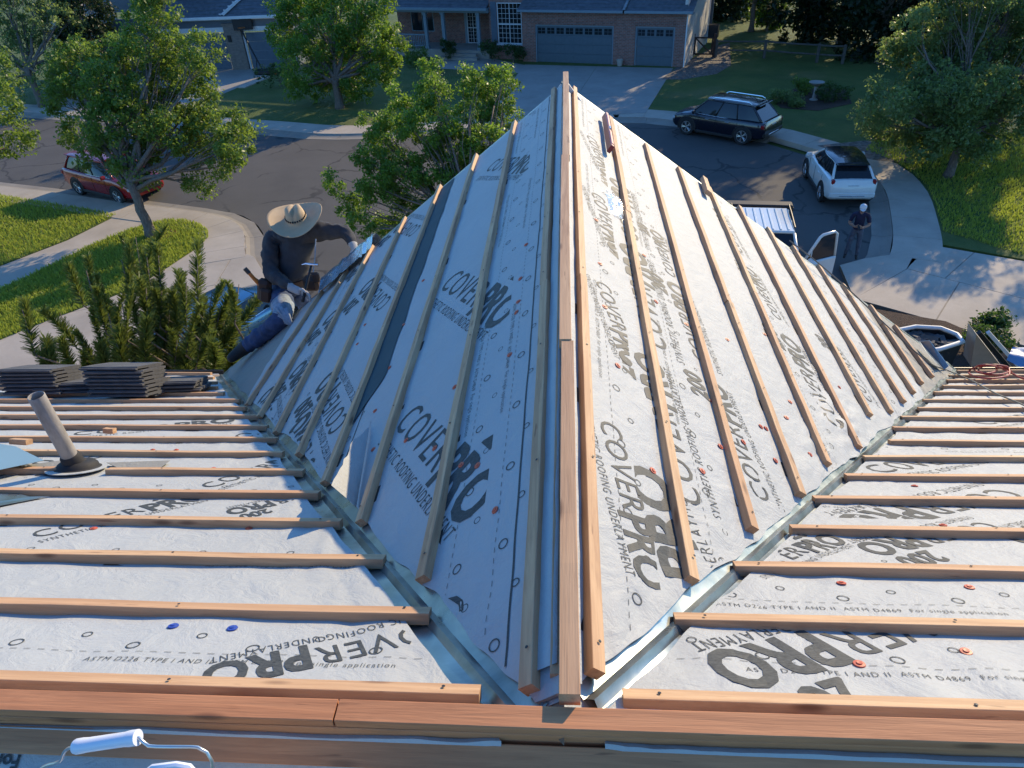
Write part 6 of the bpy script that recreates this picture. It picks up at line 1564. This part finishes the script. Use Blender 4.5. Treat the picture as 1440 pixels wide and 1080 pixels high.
MB().tube([pc+Vector((-.03, .02, .08)), pc+Vector((-.11, .02, .16))], .009, 6).build('pencil', M['cap_red'], pouch)
for k in range(1):
    MB().tube([atm(444, 336, 6.46), atm(443, 360, 6.47), atm(440, 388, 6.52)], .006, 5).build('strap', M['denim_fade'], man)
kp = MB(); 
for k in range(7):
    a0 = atm(388+k*2.5, 432+random.uniform(-3, 3), 6.33); kp.tube([a0, a0.lerp(atm(404+k*1.2, 452+k, 6.29), .55), atm(402+k*1.5, 455+k*.6, 6.30)], .012, 6)
kp.build('knee_patch', M['denim_fade'], man, smooth=True)
bag = MB().bevbox(atm(438, 398, 6.50), (.15, .10, .15), .03).bevbox(atm(444, 390, 6.44), (.07, .05, .10), .015).tube([atm(432, 392, 6.46), atm(436, 384, 6.46), atm(447, 386, 6.46)], .012, 6); bag.build('nail_bag', M['leather'], man)
hm = thing('hammer', 'steel claw hammer held upright in the gloved right hand of the roofer', 'hammer', haR, world_children=True)
h0, h1 = atm(428, 414, 6.25), atm(438, 372, 6.30)
MB().tube([h0-(h1-h0)*.25, h0, h0.lerp(h1, .6), h1], [.015, .016, .012, .010], 8).build('handle', M['black'], hm, smooth=True)
u_ = v(1, .1, -.12)
MB().tube([h1-u_*.02, h1+u_*.055, h1+u_*.06], [.013, .013, .017], 10).tube([h1, h1-u_*.05+Vector((0, 0, .006)), h1-u_*.09-Vector((0, 0, .006))], [.013, .010, .004], 8).build('head', M['chrome'], hm, smooth=40)

# --- the man by the truck
foot = G(1196, 363, GZ+.12); FZ = foot.z
def rel(dx, dy, h): return foot+rt*dx+fwd*dy+Vector((0, 0, h))
fwd = (Vector((-.35, -1, 0))).normalized(); rt = Vector((fwd.y, -fwd.x, 0)); k = 1.0
J = {'pelvis': (rel(0, 0, .92), .135, .11), 'waist': (rel(0, .01, 1.06), .145, .11), 'chest': (rel(0, .03, 1.28), .165, .115), 'neckb': (rel(0, .03, 1.43), .10, .08), 'neck': (rel(0, .06, 1.50), .055, .055), 'head': (rel(0, .11, 1.585), .075, .09), 'crown': (rel(0, .12, 1.665), .07, .08), 'nose': (rel(0, .215, 1.57), .015, .018),
     'shR': (rel(.19, .03, 1.40), .075, .07), 'elR': (rel(.27, .04, 1.12), .052, .05), 'wrR': (rel(.11, .24, 1.10), .033, .03), 'palmR': (rel(.055, .28, 1.12), .038, .022),
     'shL': (rel(-.19, .03, 1.40), .075, .07), 'elL': (rel(-.28, .03, 1.12), .052, .05), 'wrL': (rel(-.11, .23, 1.08), .033, .03), 'palmL': (rel(-.055, .27, 1.10), .038, .022),
     'hpR': (rel(.095, 0, .88), .10, .095), 'knR': (rel(.14, .03, .5), .068, .065), 'anR': (rel(.17, -.02, .1), .05, .05), 'toR': (rel(.19, .14, .045), .045, .035),
     'hpL': (rel(-.095, 0, .88), .10, .095), 'knL': (rel(-.12, .03, .5), .068, .065), 'anL': (rel(-.14, -.02, .1), .05, .05), 'toL': (rel(-.15, .14, .045), .045, .035)}
bones = [('pelvis', 'waist'), ('waist', 'chest'), ('chest', 'neckb'), ('neckb', 'neck'), ('neck', 'head'), ('head', 'crown'), ('head', 'nose')]+[(a+s, b+s) if a not in ('neckb', 'pelvis') else (a, b+s) for s in 'RL' for a, b in (('neckb', 'sh'), ('sh', 'el'), ('el', 'wr'), ('wr', 'palm'), ('pelvis', 'hp'), ('hp', 'kn'), ('kn', 'an'), ('an', 'to'))]
mats = [M['shirt_navy'], M['jeans_grey'], M['skin'], M['boot']]
def reg2(a, b, t, c):
    if b in ('head', 'crown', 'nose') or (b == 'neck' and t > .4): return 2
    if b.startswith(('palm', 'wr')) or (b.startswith('el') and t > .75): return 2
    if b.startswith('to') or (b.startswith('an') and t > .92): return 3
    if b.startswith(('hp', 'kn', 'an')) or (b == 'waist' and t < .2): return 1
    return 0
m2 = thing('person', 'man in a navy shirt, grey jeans and white cap on the apron by the pickup', 'person', foot, world_children=True)
ms = [skin_body('body', J, bones, mats, reg2, None, sub=3)]; folds(ms[0], {0, 1}, .012, 9.0)
for s, sg in (('R', 1), ('L', -1)):
    w_, p_ = J['wr'+s][0], J['palm'+s][0]; f1 = (p_-w_).normalized(); ms += fingers(p_-f1*.05, f1, Vector((0, 0, 1)), fwd.cross(Vector((0, 0, 1)))*sg*-.4+fwd*-.6, 1, 2, mats, .8)
merge(ms, 'body', m2, mats)
hc = rel(0, .115, 1.66); hx = frame(hc, rt, Vector((0, 0, 1))+fwd*.35)
cp = MB().lathe([(.096, -.03), (.098, .0), (.09, .045), (.06, .08), (.0, .092)], hx, 18); q = [hc+fwd*.085+rt*x*.085+fwd*(.10*(1-x*x))-Vector((0, 0, .045+.02*(1-x*x))) for x in (-1, -.6, -.2, .2, .6, 1)]
cp.prism(q, (0, 0, .008)); cp.build('cap', M['trim'], m2, smooth=40)
MB().bevbox(rel(0, .33, 1.13), (.07, .02, .14), .006, M=Matrix.Rotation(-.6, 3, 'X')).build('phone', M['black'], None); tag(bpy.data.objects['phone'], 'small dark phone held in both hands by the man in navy', 'phone')
